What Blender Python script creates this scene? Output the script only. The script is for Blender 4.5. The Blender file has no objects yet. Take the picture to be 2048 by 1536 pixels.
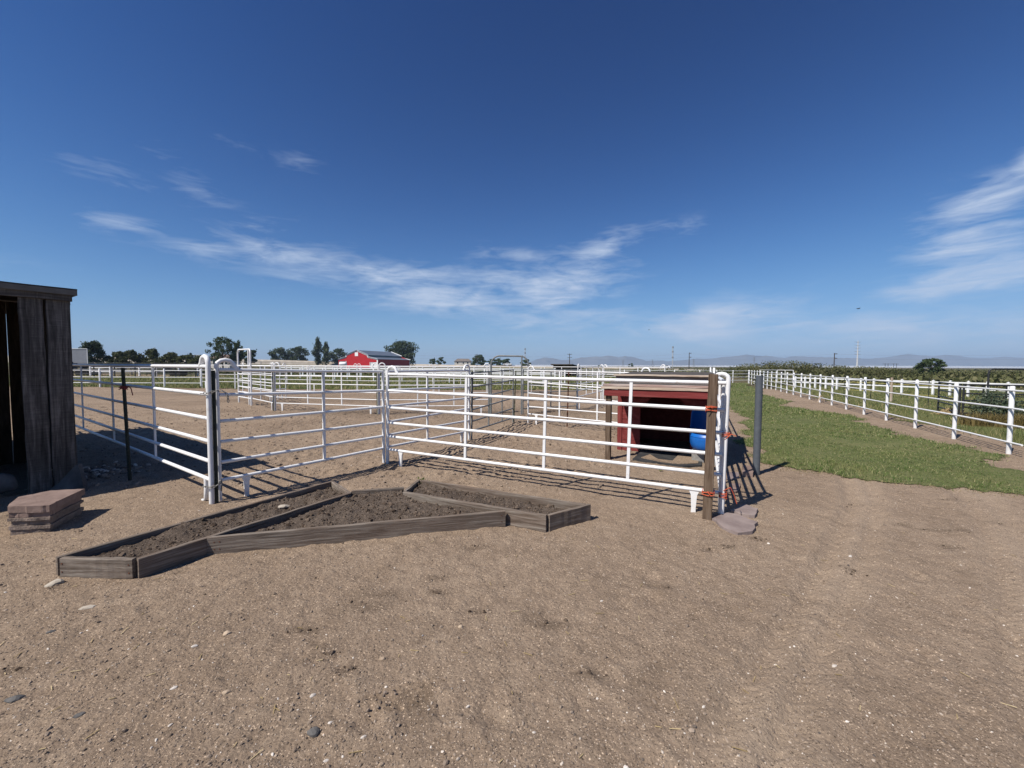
import bpy, math, random
import numpy as np
from mathutils import Vector, Matrix, Quaternion

random.seed(7)
RNG = np.random.default_rng(7)
SC = bpy.context.scene
COL = SC.collection

# ------------------------------------------------------------------ camera
EYE = 1.55
F = 820.0            # focal length in pixels of the 2048 px wide photograph
PITCH = math.atan(36.7 / F)
ROLL = 0.0045
cam_d = bpy.data.cameras.new('camera')
cam_d.sensor_width = 36.0
cam_d.lens = 36.0 * F / 2048.0
cam_d.clip_start = 0.05
cam_d.clip_end = 40000.0
cam = bpy.data.objects.new('camera', cam_d)
COL.objects.link(cam)
fwd = Vector((0, math.cos(PITCH), -math.sin(PITCH)))
rgt = Vector((1, 0, 0))
upv = rgt.cross(fwd)
# roll: the horizon sinks to the right
r2 = rgt * math.cos(ROLL) + upv * math.sin(ROLL)
u2 = upv * math.cos(ROLL) - rgt * math.sin(ROLL)
M = Matrix((r2, u2, -fwd)).transposed()
cam.rotation_euler = M.to_euler()
cam.location = (0, 0, EYE)
SC.camera = cam

# ------------------------------------------------------------------ sun and sky
SUN_EL = math.radians(50.5)
SH = Vector((0.79, 0.61)).normalized()          # the way shadows fall on the ground
sun_d = bpy.data.lights.new('sun', 'SUN')
sun_d.energy = 5.0
sun_d.angle = math.radians(0.53)
sun_d.color = (1.0, 0.94, 0.86)
sun = bpy.data.objects.new('sun', sun_d)
COL.objects.link(sun)
ld = Vector((SH.x * math.cos(SUN_EL), SH.y * math.cos(SUN_EL), -math.sin(SUN_EL)))
sun.rotation_euler = ld.to_track_quat('-Z', 'Y').to_euler()
sun.location = (-20, -15, 30)

W = bpy.data.worlds.new('World')
SC.world = W
W.use_nodes = True
SKY_STRENGTH = 0.10
SKY_K, SKY_C = (0.175, 0.270, 0.335), (0.235, 0.165, 0.105)
CLOUD = (4.5, 5.3, 6.7)
SC.view_settings.view_transform = 'Standard'
SC.view_settings.look = 'None'
SC.view_settings.exposure = 0.30
SC.view_settings.gamma = 1.0
SC.cycles.max_bounces = 4
SC.cycles.diffuse_bounces = 2
SC.cycles.glossy_bounces = 2
SC.cycles.transparent_max_bounces = 6
SC.cycles.volume_bounces = 0


def px_dir(px, py):
    """World direction through a pixel of the photograph."""
    return (r2 * ((px - 1024) / F) + u2 * ((768 - py) / F) + fwd)


def G(px, py, z=0.0):
    d = px_dir(px, py)
    t = (z - EYE) / d.z
    return Vector((d.x * t, d.y * t, z))


def at(px, Y, z=0.0):
    """The ground point at distance Y that shows in pixel column px (near the horizon)."""
    d = px_dir(px, 731 + 0.0045 * (px - 1024))
    return Vector((d.x / d.y * Y, Y, z))


def up(p, py):
    """Height at which the vertical line through p shows in pixel row py."""
    k = (768 - py) / F
    # (v.u2) = k (v.f),  v = (x, y, z-EYE)
    a = u2 - fwd * k
    return EYE - (p[0] * a.x + p[1] * a.y) / a.z


# ---- world: Nishita sky with thin cirrus drawn by direction
def build_world():
    nt = W.node_tree
    N, L = nt.nodes, nt.links
    N.clear()
    out = N.new('ShaderNodeOutputWorld')
    bg = N.new('ShaderNodeBackground')
    bg.inputs['Strength'].default_value = SKY_STRENGTH
    L.new(bg.outputs[0], out.inputs[0])
    sky = N.new('ShaderNodeTexSky')
    sky.sky_type = 'NISHITA'
    sky.sun_disc = False
    sky.sun_elevation = SUN_EL
    sky.sun_rotation = math.atan2(-SH.x, -SH.y)
    sky.altitude = 1300
    sky.air_density = 1.0
    sky.dust_density = 0.35
    sky.ozone_density = 1.6
    # the clear dry air of the place: deeper, more saturated blue than the model's
    gm = N.new('ShaderNodeGamma')
    gm.inputs['Gamma'].default_value = 1.9
    L.new(sky.outputs[0], gm.inputs['Color'])

    def vm(op, a, b):
        n = N.new('ShaderNodeVectorMath')
        n.operation = op
        for i, v in enumerate((a, b)):
            if isinstance(v, tuple):
                n.inputs[i].default_value = v
            else:
                L.new(v, n.inputs[i])
        return n.outputs[0]
    k = SKY_K
    s1 = vm('MULTIPLY', gm.outputs[0], k)
    s2 = vm('ADD', vm('MULTIPLY', s1, SKY_C), (1.0, 1.0, 1.0))
    blue = vm('DIVIDE', s1, s2)

    tc = N.new('ShaderNodeTexCoord')
    sep = N.new('ShaderNodeSeparateXYZ')
    L.new(tc.outputs['Generated'], sep.inputs[0])

    def m(op, a, b=None, c=None, clamp=False):
        n = N.new('ShaderNodeMath')
        n.operation = op
        n.use_clamp = clamp
        for i, v in enumerate((a, b, c)):
            if v is None:
                continue
            if isinstance(v, (int, float)):
                n.inputs[i].default_value = v
            else:
                L.new(v, n.inputs[i])
        return n.outputs[0]

    X, Y, Z = sep.outputs
    az = m('ARCTAN2', X, Y)
    el = m('ARCSINE', Z)

    def noise(sx, sy, tilt, scale, detail, rough, dist, off=0.0):
        cmb = N.new('ShaderNodeCombineXYZ')
        L.new(m('MULTIPLY', az, sx), cmb.inputs[0])
        L.new(m('MULTIPLY_ADD', el, sy, m('MULTIPLY', az, tilt * sy)), cmb.inputs[1])
        cmb.inputs[2].default_value = off
        n = N.new('ShaderNodeTexNoise')
        n.inputs['Scale'].default_value = scale
        n.inputs['Detail'].default_value = detail
        n.inputs['Roughness'].default_value = rough
        n.inputs['Distortion'].default_value = dist
        L.new(cmb.outputs[0], n.inputs['Vector'])
        return n.outputs['Fac']

    n1 = noise(3.6, 15.0, 0.0, 1.7, 4, 0.60, 1.1, 3.1)
    n2 = noise(10.0, 50.0, -0.03, 1.5, 3, 0.58, 0.9, 7.7)
    blobs = [  # px, py, half width, half height (px), tilt, amount
        (440, 500, 130, 26, 0.0, 0.72), (570, 512, 170, 36, 0.08, 0.84), (660, 546, 170, 28, 0.1, 0.80), (790, 552, 190, 30, 0.05, 0.92),
        (890, 598, 210, 36, 0.1, 0.95), (1010, 560, 150, 36, 0.0, 0.80), (1110, 575, 140, 64, -0.2, 0.98), (1195, 503, 90, 32, -0.5, 0.85),
        (1040, 512, 110, 20, 0.2, 0.60), (1130, 640, 220, 34, 0.0, 0.82),
        (250, 448, 130, 26, 0.12, 0.66), (215, 345, 110, 28, 0.2, 0.50), (395, 385, 75, 32, 0.25, 0.50), (525, 455, 75, 24, -0.1, 0.56), (470, 300, 70, 24, 0.3, 0.40), (600, 325, 45, 28, 0.0, 0.44), (310, 300, 90, 28, 0.3, 0.40),
        (1985, 400, 160, 50, -0.2, 1.08), (1960, 480, 190, 42, -0.05, 1.08), (1970, 548, 210, 40, -0.12, 1.1), (1840, 584, 110, 22, 0.0, 0.95), (2070, 330, 90, 50, -0.4, 0.90),
        (1420, 648, 180, 46, -0.12, 1.1), (1590, 650, 110, 24, -0.15, 0.80), (1350, 456, 90, 18, 0.0, 0.52), (1800, 665, 480, 50, 0.0, 0.80),
        (2420, 450, 280, 120, -0.2, 0.95), (-250, 480, 280, 60, 0.2, 0.6),
    ]
    tot = None
    for (bx, by, hw_, hh_, tl, amt) in blobs:
        d = px_dir(bx, by).normalized()
        a0, e0 = math.atan2(d.x, d.y), math.asin(d.z)
        d1 = px_dir(bx + hw_, by).normalized()
        d2 = px_dir(bx, by - hh_).normalized()
        sa = abs(math.atan2(d1.x, d1.y) - a0)
        se = abs(math.asin(d2.z) - e0)
        da = m('MULTIPLY_ADD', az, 1.0 / sa, -a0 / sa)
        de = m('MULTIPLY_ADD', el, 1.0 / se, m('MULTIPLY_ADD', da, tl * 2.0, -e0 / se))
        q = m('MULTIPLY_ADD', da, da, m('MULTIPLY', de, de))
        g = m('MULTIPLY', m('POWER', 0.45, q), amt)
        tot = g if tot is None else m('MAXIMUM', tot, g)
    mixn = m('MULTIPLY_ADD', n1, 0.62, m('MULTIPLY', n2, 0.38))
    thr = m('MULTIPLY_ADD', tot, -0.36, 0.615)
    cov = m('MULTIPLY', m('SUBTRACT', mixn, thr), 3.0, clamp=True)
    cov = m('MULTIPLY', cov, m('MULTIPLY', tot, 1.15, clamp=True))
    veil = m('MULTIPLY', m('EXPONENT', m('MULTIPLY', m('MAXIMUM', el, 0.0), -8.0)), 0.17)
    cov = m('MULTIPLY_ADD', cov, 0.88, veil, clamp=True)
    mix = N.new('ShaderNodeMix')
    mix.data_type = 'RGBA'
    L.new(cov, mix.inputs['Factor'])
    L.new(blue, mix.inputs['A'])
    mix.inputs['B'].default_value = (CLOUD[0], CLOUD[1], CLOUD[2], 1)
    L.new(mix.outputs['Result'], bg.inputs['Color'])


build_world()

# ------------------------------------------------------------------ noise in numpy


def _hash(ix, iy, seed):
    h = (ix.astype(np.int64) * 374761393 + iy.astype(np.int64) * 668265263 + seed * 1442695041) & 0xFFFFFFFF
    h = ((h ^ (h >> 13)) * 1274126177) & 0xFFFFFFFF
    h = h ^ (h >> 16)
    return (h & 0xFFFF) / 65535.0


def vnoise(x, y, seed=0):
    ix = np.floor(x); iy = np.floor(y)
    fx = x - ix; fy = y - iy
    fx = fx * fx * fx * (fx * (fx * 6 - 15) + 10); fy = fy * fy * fy * (fy * (fy * 6 - 15) + 10)
    a = _hash(ix, iy, seed); b = _hash(ix + 1, iy, seed)
    c = _hash(ix, iy + 1, seed); d = _hash(ix + 1, iy + 1, seed)
    return (a * (1 - fx) + b * fx) * (1 - fy) + (c * (1 - fx) + d * fx) * fy - 0.5


def fbm(x, y, seed=0, oct=4, gain=0.5):
    v = 0; a = 1.0
    for k in range(oct):
        c, s = math.cos(0.6 * k + 0.3), math.sin(0.6 * k + 0.3)
        v = v + a * vnoise((x * c - y * s) * 2 ** k, (x * s + y * c) * 2 ** k, seed + 17 * k)
        a *= gain
    return v


# ------------------------------------------------------------------ materials
def new_mat(name):
    mt = bpy.data.materials.new(name)
    mt.use_nodes = True
    nt = mt.node_tree
    b = nt.nodes['Principled BSDF']
    b.inputs['Specular IOR Level'].default_value = 0.3
    return mt, nt.nodes, nt.links, b


def ramp(N, stops):
    r = N.new('ShaderNodeValToRGB')
    e = r.color_ramp.elements
    while len(e) < len(stops):
        e.new(0.5)
    for i, (p, c) in enumerate(stops):
        e[i].position = p
        e[i].color = (c[0], c[1], c[2], 1)
    return r


def tex_noise(N, L, vec, scale, detail=5, rough=0.6, dist=0.0):
    n = N.new('ShaderNodeTexNoise')
    n.inputs['Scale'].default_value = scale
    n.inputs['Detail'].default_value = detail
    n.inputs['Roughness'].default_value = rough
    n.inputs['Distortion'].default_value = dist
    if vec is not None:
        L.new(vec, n.inputs['Vector'])
    return n.outputs['Fac']


def obj_vec(N, L, scale=(1, 1, 1), rot=(0, 0, 0), kind='Object'):
    tc = N.new('ShaderNodeTexCoord')
    mp = N.new('ShaderNodeMapping')
    mp.inputs['Scale'].default_value = scale
    mp.inputs['Rotation'].default_value = rot
    L.new(tc.outputs[kind], mp.inputs['Vector'])
    return mp.outputs[0]


def pos_vec(N, L, scale=(1, 1, 1)):
    g = N.new('ShaderNodeNewGeometry')
    mp = N.new('ShaderNodeMapping')
    mp.inputs['Scale'].default_value = scale
    L.new(g.outputs['Position'], mp.inputs['Vector'])
    return mp.outputs[0]


def bump(N, L, b, h, strength, dist):
    bp = N.new('ShaderNodeBump')
    bp.inputs['Strength'].default_value = strength
    bp.inputs['Distance'].default_value = dist
    L.new(h, bp.inputs['Height'])
    L.new(bp.outputs[0], b.inputs['Normal'])
    return bp


def mixf(N, L, fac, a, b):
    n = N.new('ShaderNodeMix')
    n.data_type = 'RGBA'
    for key, v in (('Factor', fac), ('A', a), ('B', b)):
        if isinstance(v, (int, float)):
            n.inputs[key].default_value = v
        elif isinstance(v, tuple):
            n.inputs[key].default_value = (*v[:3], 1)
        else:
            L.new(v, n.inputs[key])
    return n.outputs['Result']


def noisy(name, c1, c2, rough=0.8, scale=6.0, detail=5, bstr=0.3, bdist=0.01, bscale=None, stretch=(1, 1, 1), spec=0.3, metal=0.0):
    """Two-tone noise with a little relief, in world space."""
    mt, N, L, b = new_mat(name)
    v = pos_vec(N, L, stretch)
    f = tex_noise(N, L, v, scale, detail)
    r = ramp(N, [(0.32, c1), (0.68, c2)])
    L.new(f, r.inputs[0])
    L.new(r.outputs[0], b.inputs['Base Color'])
    b.inputs['Roughness'].default_value = rough
    b.inputs['Specular IOR Level'].default_value = spec
    b.inputs['Metallic'].default_value = metal
    if bstr > 0:
        h = tex_noise(N, L, v, bscale or scale * 4, 4)
        bump(N, L, b, h, bstr, bdist)
    return mt


def mat_paint_white(name, grime=0.12):
    mt, N, L, b = new_mat(name)
    v = pos_vec(N, L)
    f = tex_noise(N, L, v, 9.0, 6, 0.7)
    r = ramp(N, [(0.3, (0.77, 0.77, 0.77)), (0.58, (0.73, 0.73, 0.725)), (0.74, (0.56, 0.52, 0.46))])
    L.new(f, r.inputs[0])
    # dust splashed on the lowest part of each tube
    g = N.new('ShaderNodeNewGeometry')
    s = N.new('ShaderNodeSeparateXYZ')
    L.new(g.outputs['Position'], s.inputs[0])
    mr = N.new('ShaderNodeMapRange')
    mr.inputs['From Min'].default_value = 0.0
    mr.inputs['From Max'].default_value = 0.22
    mr.inputs['To Min'].default_value = grime
    mr.inputs['To Max'].default_value = 0.0
    L.new(s.outputs['Z'], mr.inputs['Value'])
    c = mixf(N, L, mr.outputs[0], r.outputs[0], (0.42, 0.35, 0.28))
    # rust freckles
    f2 = tex_noise(N, L, v, 31.0, 3, 0.5)
    r2_ = ramp(N, [(0.69, (0, 0, 0)), (0.77, (1, 1, 1))])
    L.new(f2, r2_.inputs[0])
    c = mixf(N, L, r2_.outputs[0], c, (0.33, 0.18, 0.10))
    L.new(c, b.inputs['Base Color'])
    b.inputs['Roughness'].default_value = 0.42
    b.inputs['Specular IOR Level'].default_value = 0.45
    h = tex_noise(N, L, v, 60.0, 3)
    bump(N, L, b, h, 0.12, 0.003)
    return mt


def mat_wood(name, dark, mid, light, grain_dir_scale=(2.5, 55, 55), bstr=0.8, knots=True, kind='Object', red=None, saw=0.0):
    """Weathered board: grain runs along local x of the object's own coordinates."""
    mt, N, L, b = new_mat(name)
    v = obj_vec(N, L, grain_dir_scale, kind=kind)
    oi = N.new('ShaderNodeObjectInfo')
    va = N.new('ShaderNodeVectorMath'); va.operation = 'MULTIPLY_ADD'
    cb = N.new('ShaderNodeCombineXYZ')
    L.new(oi.outputs['Random'], cb.inputs[0]); L.new(oi.outputs['Random'], cb.inputs[1]); L.new(oi.outputs['Random'], cb.inputs[2])
    L.new(cb.outputs[0], va.inputs[0]); va.inputs[1].default_value = (37, 53, 71); L.new(v, va.inputs[2])
    v = va.outputs[0]
    f = tex_noise(N, L, v, 1.0, 7, 0.65, 0.6)
    if saw > 0:
        vs_ = obj_vec(N, L, (70, 5, 5), kind=kind)
        fs_ = tex_noise(N, L, vs_, 1.0, 4, 0.6, 0.9)
        sm_ = N.new('ShaderNodeMath'); sm_.operation = 'MULTIPLY_ADD'
        L.new(fs_, sm_.inputs[0]); sm_.inputs[1].default_value = saw
        ms_ = N.new('ShaderNodeMath'); ms_.operation = 'MULTIPLY'; ms_.inputs[1].default_value = 1.0 - saw
        L.new(f, ms_.inputs[0]); L.new(ms_.outputs[0], sm_.inputs[2])
        f = sm_.outputs[0]
    r = ramp(N, [(0.34, dark), (0.5, mid), (0.66, light)])
    L.new(f, r.inputs[0])
    v2 = obj_vec(N, L, (1.2, 4, 4), kind=kind)
    va2 = N.new('ShaderNodeVectorMath'); va2.operation = 'ADD'
    L.new(v2, va2.inputs[0]); L.new(cb.outputs[0], va2.inputs[1])
    f2 = tex_noise(N, L, va2.outputs[0], 1.6, 4, 0.6)
    r_ = ramp(N, [(0.35, (0, 0, 0)), (0.7, (1, 1, 1))])
    L.new(f2, r_.inputs[0])
    mul = N.new('ShaderNodeMath'); mul.operation = 'MULTIPLY'; mul.inputs[1].default_value = 0.5
    L.new(r_.outputs[0], mul.inputs[0])
    c = mixf(N, L, mul.outputs[0], r.outputs[0], red or tuple(x * 0.6 for x in mid))
    L.new(c, b.inputs['Base Color'])
    b.inputs['Roughness'].default_value = 0.88
    b.inputs['Specular IOR Level'].default_value = 0.15
    bump(N, L, b, f, bstr, 0.006)
    return mt


def mat_dirt(name, c_dark, c_mid, c_light, fine=90.0, relief=0.012, strength=0.9):
    mt, N, L, b = new_mat(name)
    v = pos_vec(N, L)
    big = tex_noise(N, L, v, 0.7, 6, 0.68, 0.6)
    mid = tex_noise(N, L, v, 9.0, 6, 0.68, 0.3)
    r = ramp(N, [(0.30, c_dark), (0.52, c_mid), (0.74, c_light)])
    mm = N.new('ShaderNodeMath'); mm.operation = 'MULTIPLY_ADD'
    L.new(mid, mm.inputs[0]); mm.inputs[1].default_value = 0.55
    mb_ = N.new('ShaderNodeMath'); mb_.operation = 'MULTIPLY'
    L.new(big, mb_.inputs[0]); mb_.inputs[1].default_value = 0.50
    L.new(mb_.outputs[0], mm.inputs[2])
    L.new(mm.outputs[0], r.inputs[0])
    # grains
    f = tex_noise(N, L, v, fine, 5, 0.75)
    rg = ramp(N, [(0.30, (0.50, 0.49, 0.48)), (0.5, (1, 1, 1)), (0.70, (1.34, 1.32, 1.28))])
    L.new(f, rg.inputs[0])
    mx = N.new('ShaderNodeMix'); mx.data_type = 'RGBA'; mx.blend_type = 'MULTIPLY'
    mx.inputs['Factor'].default_value = 0.8
    L.new(r.outputs[0], mx.inputs['A']); L.new(rg.outputs[0], mx.inputs['B'])
    # darker damp or dung-stained patches with a shape of their own
    st = tex_noise(N, L, v, 1.7, 3, 0.5, 1.2)
    rs = ramp(N, [(0.60, (0, 0, 0)), (0.74, (1, 1, 1))])
    L.new(st, rs.inputs[0])
    ms = N.new('ShaderNodeMath'); ms.operation = 'MULTIPLY'; ms.inputs[1].default_value = 0.45
    L.new(rs.outputs[0], ms.inputs[0])
    c = mixf(N, L, ms.outputs[0], mx.outputs['Result'], tuple(x * 0.62 for x in c_dark))
    at_ = N.new('ShaderNodeAttribute'); at_.attribute_name = 'stain'
    c = mixf(N, L, at_.outputs['Fac'], c, tuple(x * 0.50 for x in c_dark))
    at2 = N.new('ShaderNodeAttribute'); at2.attribute_name = 'packed'
    c = mixf(N, L, at2.outputs['Fac'], c, tuple(x * 1.10 for x in c_light))
    L.new(c, b.inputs['Base Color'])
    b.inputs['Roughness'].default_value = 0.95
    b.inputs['Specular IOR Level'].default_value = 0.08
    # grit: single pale and dark grains
    for sc_, lo, hi, rad in ((70.0, 0.10, 0.90, 0.30), (150.0, 0.12, 0.89, 0.38)):
        vg = N.new('ShaderNodeTexVoronoi'); vg.inputs['Scale'].default_value = sc_
        L.new(v, vg.inputs['Vector'])
        sx_ = N.new('ShaderNodeSeparateColor'); L.new(vg.outputs['Color'], sx_.inputs[0])
        near = N.new('ShaderNodeMath'); near.operation = 'LESS_THAN'; near.inputs[1].default_value = rad
        L.new(vg.outputs['Distance'], near.inputs[0])
        for op, th, colr, amt in (('GREATER_THAN', hi, tuple(min(0.75, x * 2.0) for x in c_light), 0.75), ('LESS_THAN', lo, tuple(x * 0.35 for x in c_dark), 0.8)):
            t_ = N.new('ShaderNodeMath'); t_.operation = op; t_.inputs[1].default_value = th
            L.new(sx_.outputs[0], t_.inputs[0])
            a_ = N.new('ShaderNodeMath'); a_.operation = 'MULTIPLY'
            L.new(t_.outputs[0], a_.inputs[0]); L.new(near.outputs[0], a_.inputs[1])
            q_ = N.new('ShaderNodeMath'); q_.operation = 'MULTIPLY'; q_.inputs[1].default_value = amt
            L.new(a_.outputs[0], q_.inputs[0])
            c = mixf(N, L, q_.outputs[0], c, colr)
    L.new(c, b.inputs['Base Color'])
    # relief: grains over crumbs over clods
    vo = N.new('ShaderNodeTexVoronoi'); vo.inputs['Scale'].default_value = 42.0
    L.new(v, vo.inputs['Vector'])
    h = N.new('ShaderNodeMath'); h.operation = 'MULTIPLY_ADD'
    L.new(f, h.inputs[0]); h.inputs[1].default_value = 0.55
    h2 = N.new('ShaderNodeMath'); h2.operation = 'MULTIPLY_ADD'
    L.new(mid, h2.inputs[0]); h2.inputs[1].default_value = 0.9
    h3 = N.new('ShaderNodeMath'); h3.operation = 'MULTIPLY'; h3.inputs[1].default_value = -0.35
    L.new(vo.outputs['Distance'], h3.inputs[0])
    L.new(h3.outputs[0], h2.inputs[2])
    L.new(h2.outputs[0], h.inputs[2])
    bump(N, L, b, h.outputs[0], strength, relief)
    return mt


def mat_islands(name, stops, rough=0.7, spec=0.2, translucent=0.0, patch=None, patch_scale=0.4):
    """One colour for each separate leaf, blade or pebble."""
    mt, N, L, b = new_mat(name)
    g = N.new('ShaderNodeNewGeometry')
    r = ramp(N, stops)
    L.new(g.outputs['Random Per Island'], r.inputs[0])
    c = r.outputs[0]
    if patch:
        v = pos_vec(N, L)
        f = tex_noise(N, L, v, patch_scale, 4, 0.6)
        rr = ramp(N, [(0.45, (0, 0, 0)), (0.66, (1, 1, 1))])
        L.new(f, rr.inputs[0])
        ml = N.new('ShaderNodeMath'); ml.operation = 'MULTIPLY'; ml.inputs[1].default_value = 0.7
        L.new(rr.outputs[0], ml.inputs[0])
        c = mixf(N, L, ml.outputs[0], c, patch)
    L.new(c, b.inputs['Base Color'])
    b.inputs['Roughness'].default_value = rough
    b.inputs['Specular IOR Level'].default_value = spec
    if translucent > 0:
        tr = N.new('ShaderNodeBsdfTranslucent')
        L.new(c, tr.inputs['Color'])
        ms = N.new('ShaderNodeMixShader')
        ms.inputs[0].default_value = translucent
        L.new(b.outputs[0], ms.inputs[1]); L.new(tr.outputs[0], ms.inputs[2])
        L.new(ms.outputs[0], N['Material Output'].inputs['Surface'])
    return mt


MAT = {}
MAT['white'] = mat_paint_white('white_pipe_paint')
MAT['white_far'] = noisy('white_fence_paint', (0.74, 0.74, 0.74), (0.80, 0.80, 0.80), 0.5, 4, bstr=0)
MAT['galv'] = noisy('grey_painted_steel', (0.13, 0.14, 0.14), (0.20, 0.21, 0.21), 0.5, 12, spec=0.5, bstr=0.1)
MAT['black_steel'] = noisy('black_painted_steel', (0.018, 0.018, 0.02), (0.03, 0.03, 0.032), 0.5, 12, spec=0.4, bstr=0.1)
MAT['tpost'] = noisy('dark_green_steel', (0.012, 0.016, 0.012), (0.035, 0.04, 0.028), 0.65, 18, bstr=0.2)
MAT['tpost_olive'] = noisy('olive_steel', (0.06, 0.065, 0.04), (0.11, 0.115, 0.075), 0.7, 18, bstr=0.2)
MAT['rust'] = noisy('rusty_steel', (0.06, 0.025, 0.015), (0.16, 0.06, 0.03), 0.85, 20, bstr=0.4)
MAT['pole_grey'] = noisy('grey_pole_paint', (0.070, 0.081, 0.094), (0.092, 0.103, 0.117), 0.55, 14, spec=0.4, bstr=0.15)
MAT['chain'] = noisy('dull_steel_chain', (0.10, 0.10, 0.10), (0.25, 0.24, 0.22), 0.5, 30, metal=0.6, bstr=0)
MAT['twine_orange'] = noisy('orange_twine', (0.45, 0.07, 0.03), (0.60, 0.13, 0.06), 0.8, 60, bstr=0)
MAT['twine_red'] = noisy('faded_red_twine', (0.13, 0.02, 0.02), (0.22, 0.04, 0.035), 0.85, 60, bstr=0)
MAT['bed_wood'] = mat_wood('weathered_grey_board', (0.075, 0.06, 0.047), (0.17, 0.14, 0.115), (0.28, 0.245, 0.205), red=(0.12, 0.07, 0.045))
MAT['post_wood'] = mat_wood('weathered_brown_post', (0.05, 0.033, 0.022), (0.135, 0.095, 0.065), (0.21, 0.16, 0.12), red=(0.08, 0.05, 0.035))
MAT['shed_wood'] = mat_wood('old_barn_board', (0.020, 0.018, 0.017), (0.085, 0.076, 0.070), (0.21, 0.19, 0.175), (1.6, 26, 26), bstr=1.0, saw=0.22, red=(0.05, 0.045, 0.042))
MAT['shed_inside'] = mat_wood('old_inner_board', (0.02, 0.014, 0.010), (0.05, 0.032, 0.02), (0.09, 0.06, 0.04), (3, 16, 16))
MAT['roof_edge'] = noisy('painted_drip_edge', (0.10, 0.095, 0.085), (0.14, 0.13, 0.12), 0.7, 10, bstr=0.1)
MAT['shingle'] = noisy('dark_shingle', (0.02, 0.02, 0.02), (0.05, 0.048, 0.045), 0.95, 40, bstr=0.6)
MAT['red_board'] = mat_wood('faded_red_board', (0.135, 0.026, 0.025), (0.195, 0.038, 0.037), (0.24, 0.066, 0.060), (2.2, 22, 22), bstr=0.4, red=(0.16, 0.03, 0.028))
MAT['tan_board'] = mat_wood('bare_tan_board', (0.30, 0.23, 0.17), (0.50, 0.41, 0.32), (0.62, 0.54, 0.45), red=(0.36, 0.24, 0.18))
MAT['pink_board'] = mat_wood('worn_pinkish_board', (0.20, 0.13, 0.11), (0.42, 0.34, 0.30), (0.52, 0.46, 0.41), red=(0.28, 0.14, 0.11))
MAT['blue'] = noisy('blue_barrel_plastic', (0.005, 0.095, 0.38), (0.008, 0.125, 0.45), 0.38, 5, spec=0.5, bstr=0.15, bdist=0.004)
MAT['mat_rubber'] = noisy('black_rubber_mat', (0.022, 0.023, 0.026), (0.05, 0.05, 0.05), 0.8, 6, bstr=0.3)
MAT['cinder'] = noisy('cinder_block', (0.20, 0.19, 0.18), (0.30, 0.29, 0.27), 0.95, 30, bstr=0.5)
MAT['dirt'] = mat_dirt('dry_dirt', (0.186, 0.136, 0.095), (0.262, 0.196, 0.141), (0.335, 0.259, 0.189), 95.0, 0.017, 0.95)
MAT['soil'] = mat_dirt('garden_soil', (0.056, 0.043, 0.034), (0.098, 0.076, 0.060), (0.150, 0.120, 0.096), 70, 0.02, 1.0)
MAT['stone_red'] = noisy('reddish_sandstone', (0.145, 0.100, 0.084), (0.25, 0.180, 0.152), 0.9, 5, bstr=0.7, bdist=0.01)
MAT['stone_grey'] = noisy('grey_sandstone', (0.13, 0.102, 0.086), (0.235, 0.185, 0.155), 0.9, 9, bstr=1.0, bdist=0.012)
MAT['stone_dark'] = noisy('dark_fieldstone', (0.055, 0.055, 0.058), (0.12, 0.118, 0.115), 0.9, 5, bstr=0.7)
MAT['stone_pale'] = noisy('pale_river_stone', (0.30, 0.255, 0.20), (0.46, 0.41, 0.34), 0.85, 14, bstr=0.4, bdist=0.004)
MAT['stone_white'] = noisy('white_pebble', (0.42, 0.37, 0.32), (0.60, 0.55, 0.49), 0.8, 30, bstr=0.3, bdist=0.002)
MAT['stone_tan'] = noisy('tan_pebble', (0.30, 0.22, 0.15), (0.46, 0.36, 0.26), 0.8, 30, bstr=0.3, bdist=0.002)
MAT['stone_slate'] = noisy('slate_pebble', (0.07, 0.068, 0.066), (0.15, 0.14, 0.13), 0.8, 30, bstr=0.3, bdist=0.002)
MAT['flag'] = noisy('purple_grey_flagstone', (0.17, 0.13, 0.12), (0.29, 0.235, 0.215), 0.9, 4, bstr=0.6, bdist=0.008)
MAT['pebbles'] = mat_islands('mixed_pebbles', [(0.0, (0.09, 0.075, 0.065)), (0.35, (0.22, 0.17, 0.13)), (0.62, (0.33, 0.26, 0.20)), (0.85, (0.46, 0.39, 0.32)), (0.97, (0.66, 0.60, 0.53))], 0.85)
MAT['clods'] = mat_islands('dirt_crumbs', [(0.0, (0.15, 0.113, 0.085)), (0.5, (0.225, 0.175, 0.134)), (1.0, (0.32, 0.255, 0.20))], 0.95, 0.05)
MAT['soil_clods'] = mat_islands('soil_crumbs', [(0.0, (0.048, 0.034, 0.025)), (0.5, (0.095, 0.07, 0.052)), (1.0, (0.165, 0.126, 0.096))], 0.95, 0.05)
MAT['lawn'] = mat_dirt('lawn_floor', (0.058, 0.076, 0.026), (0.105, 0.122, 0.046), (0.20, 0.18, 0.09), 40, 0.02, 0.8)
MAT['blades'] = mat_islands('lawn_grass_blades', [(0.0, (0.040, 0.085, 0.016)), (0.34, (0.105, 0.175, 0.040)), (0.70, (0.195, 0.250, 0.080)), (0.90, (0.44, 0.40, 0.21))], 0.6, 0.25, 0.35, patch=(0.28, 0.27, 0.11), patch_scale=2.2)
MAT['blades_long'] = mat_islands('pasture_grass_blades', [(0.0, (0.065, 0.105, 0.028)), (0.4, (0.125, 0.170, 0.052)), (0.7, (0.205, 0.220, 0.085)), (0.88, (0.46, 0.39, 0.20))], 0.6, 0.2, 0.35, patch=(0.24, 0.20, 0.085), patch_scale=0.45)
MAT['pasture'] = mat_dirt('pasture_floor', (0.060, 0.078, 0.026), (0.110, 0.122, 0.044), (0.210, 0.185, 0.090), 30, 0.03, 0.8)
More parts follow.
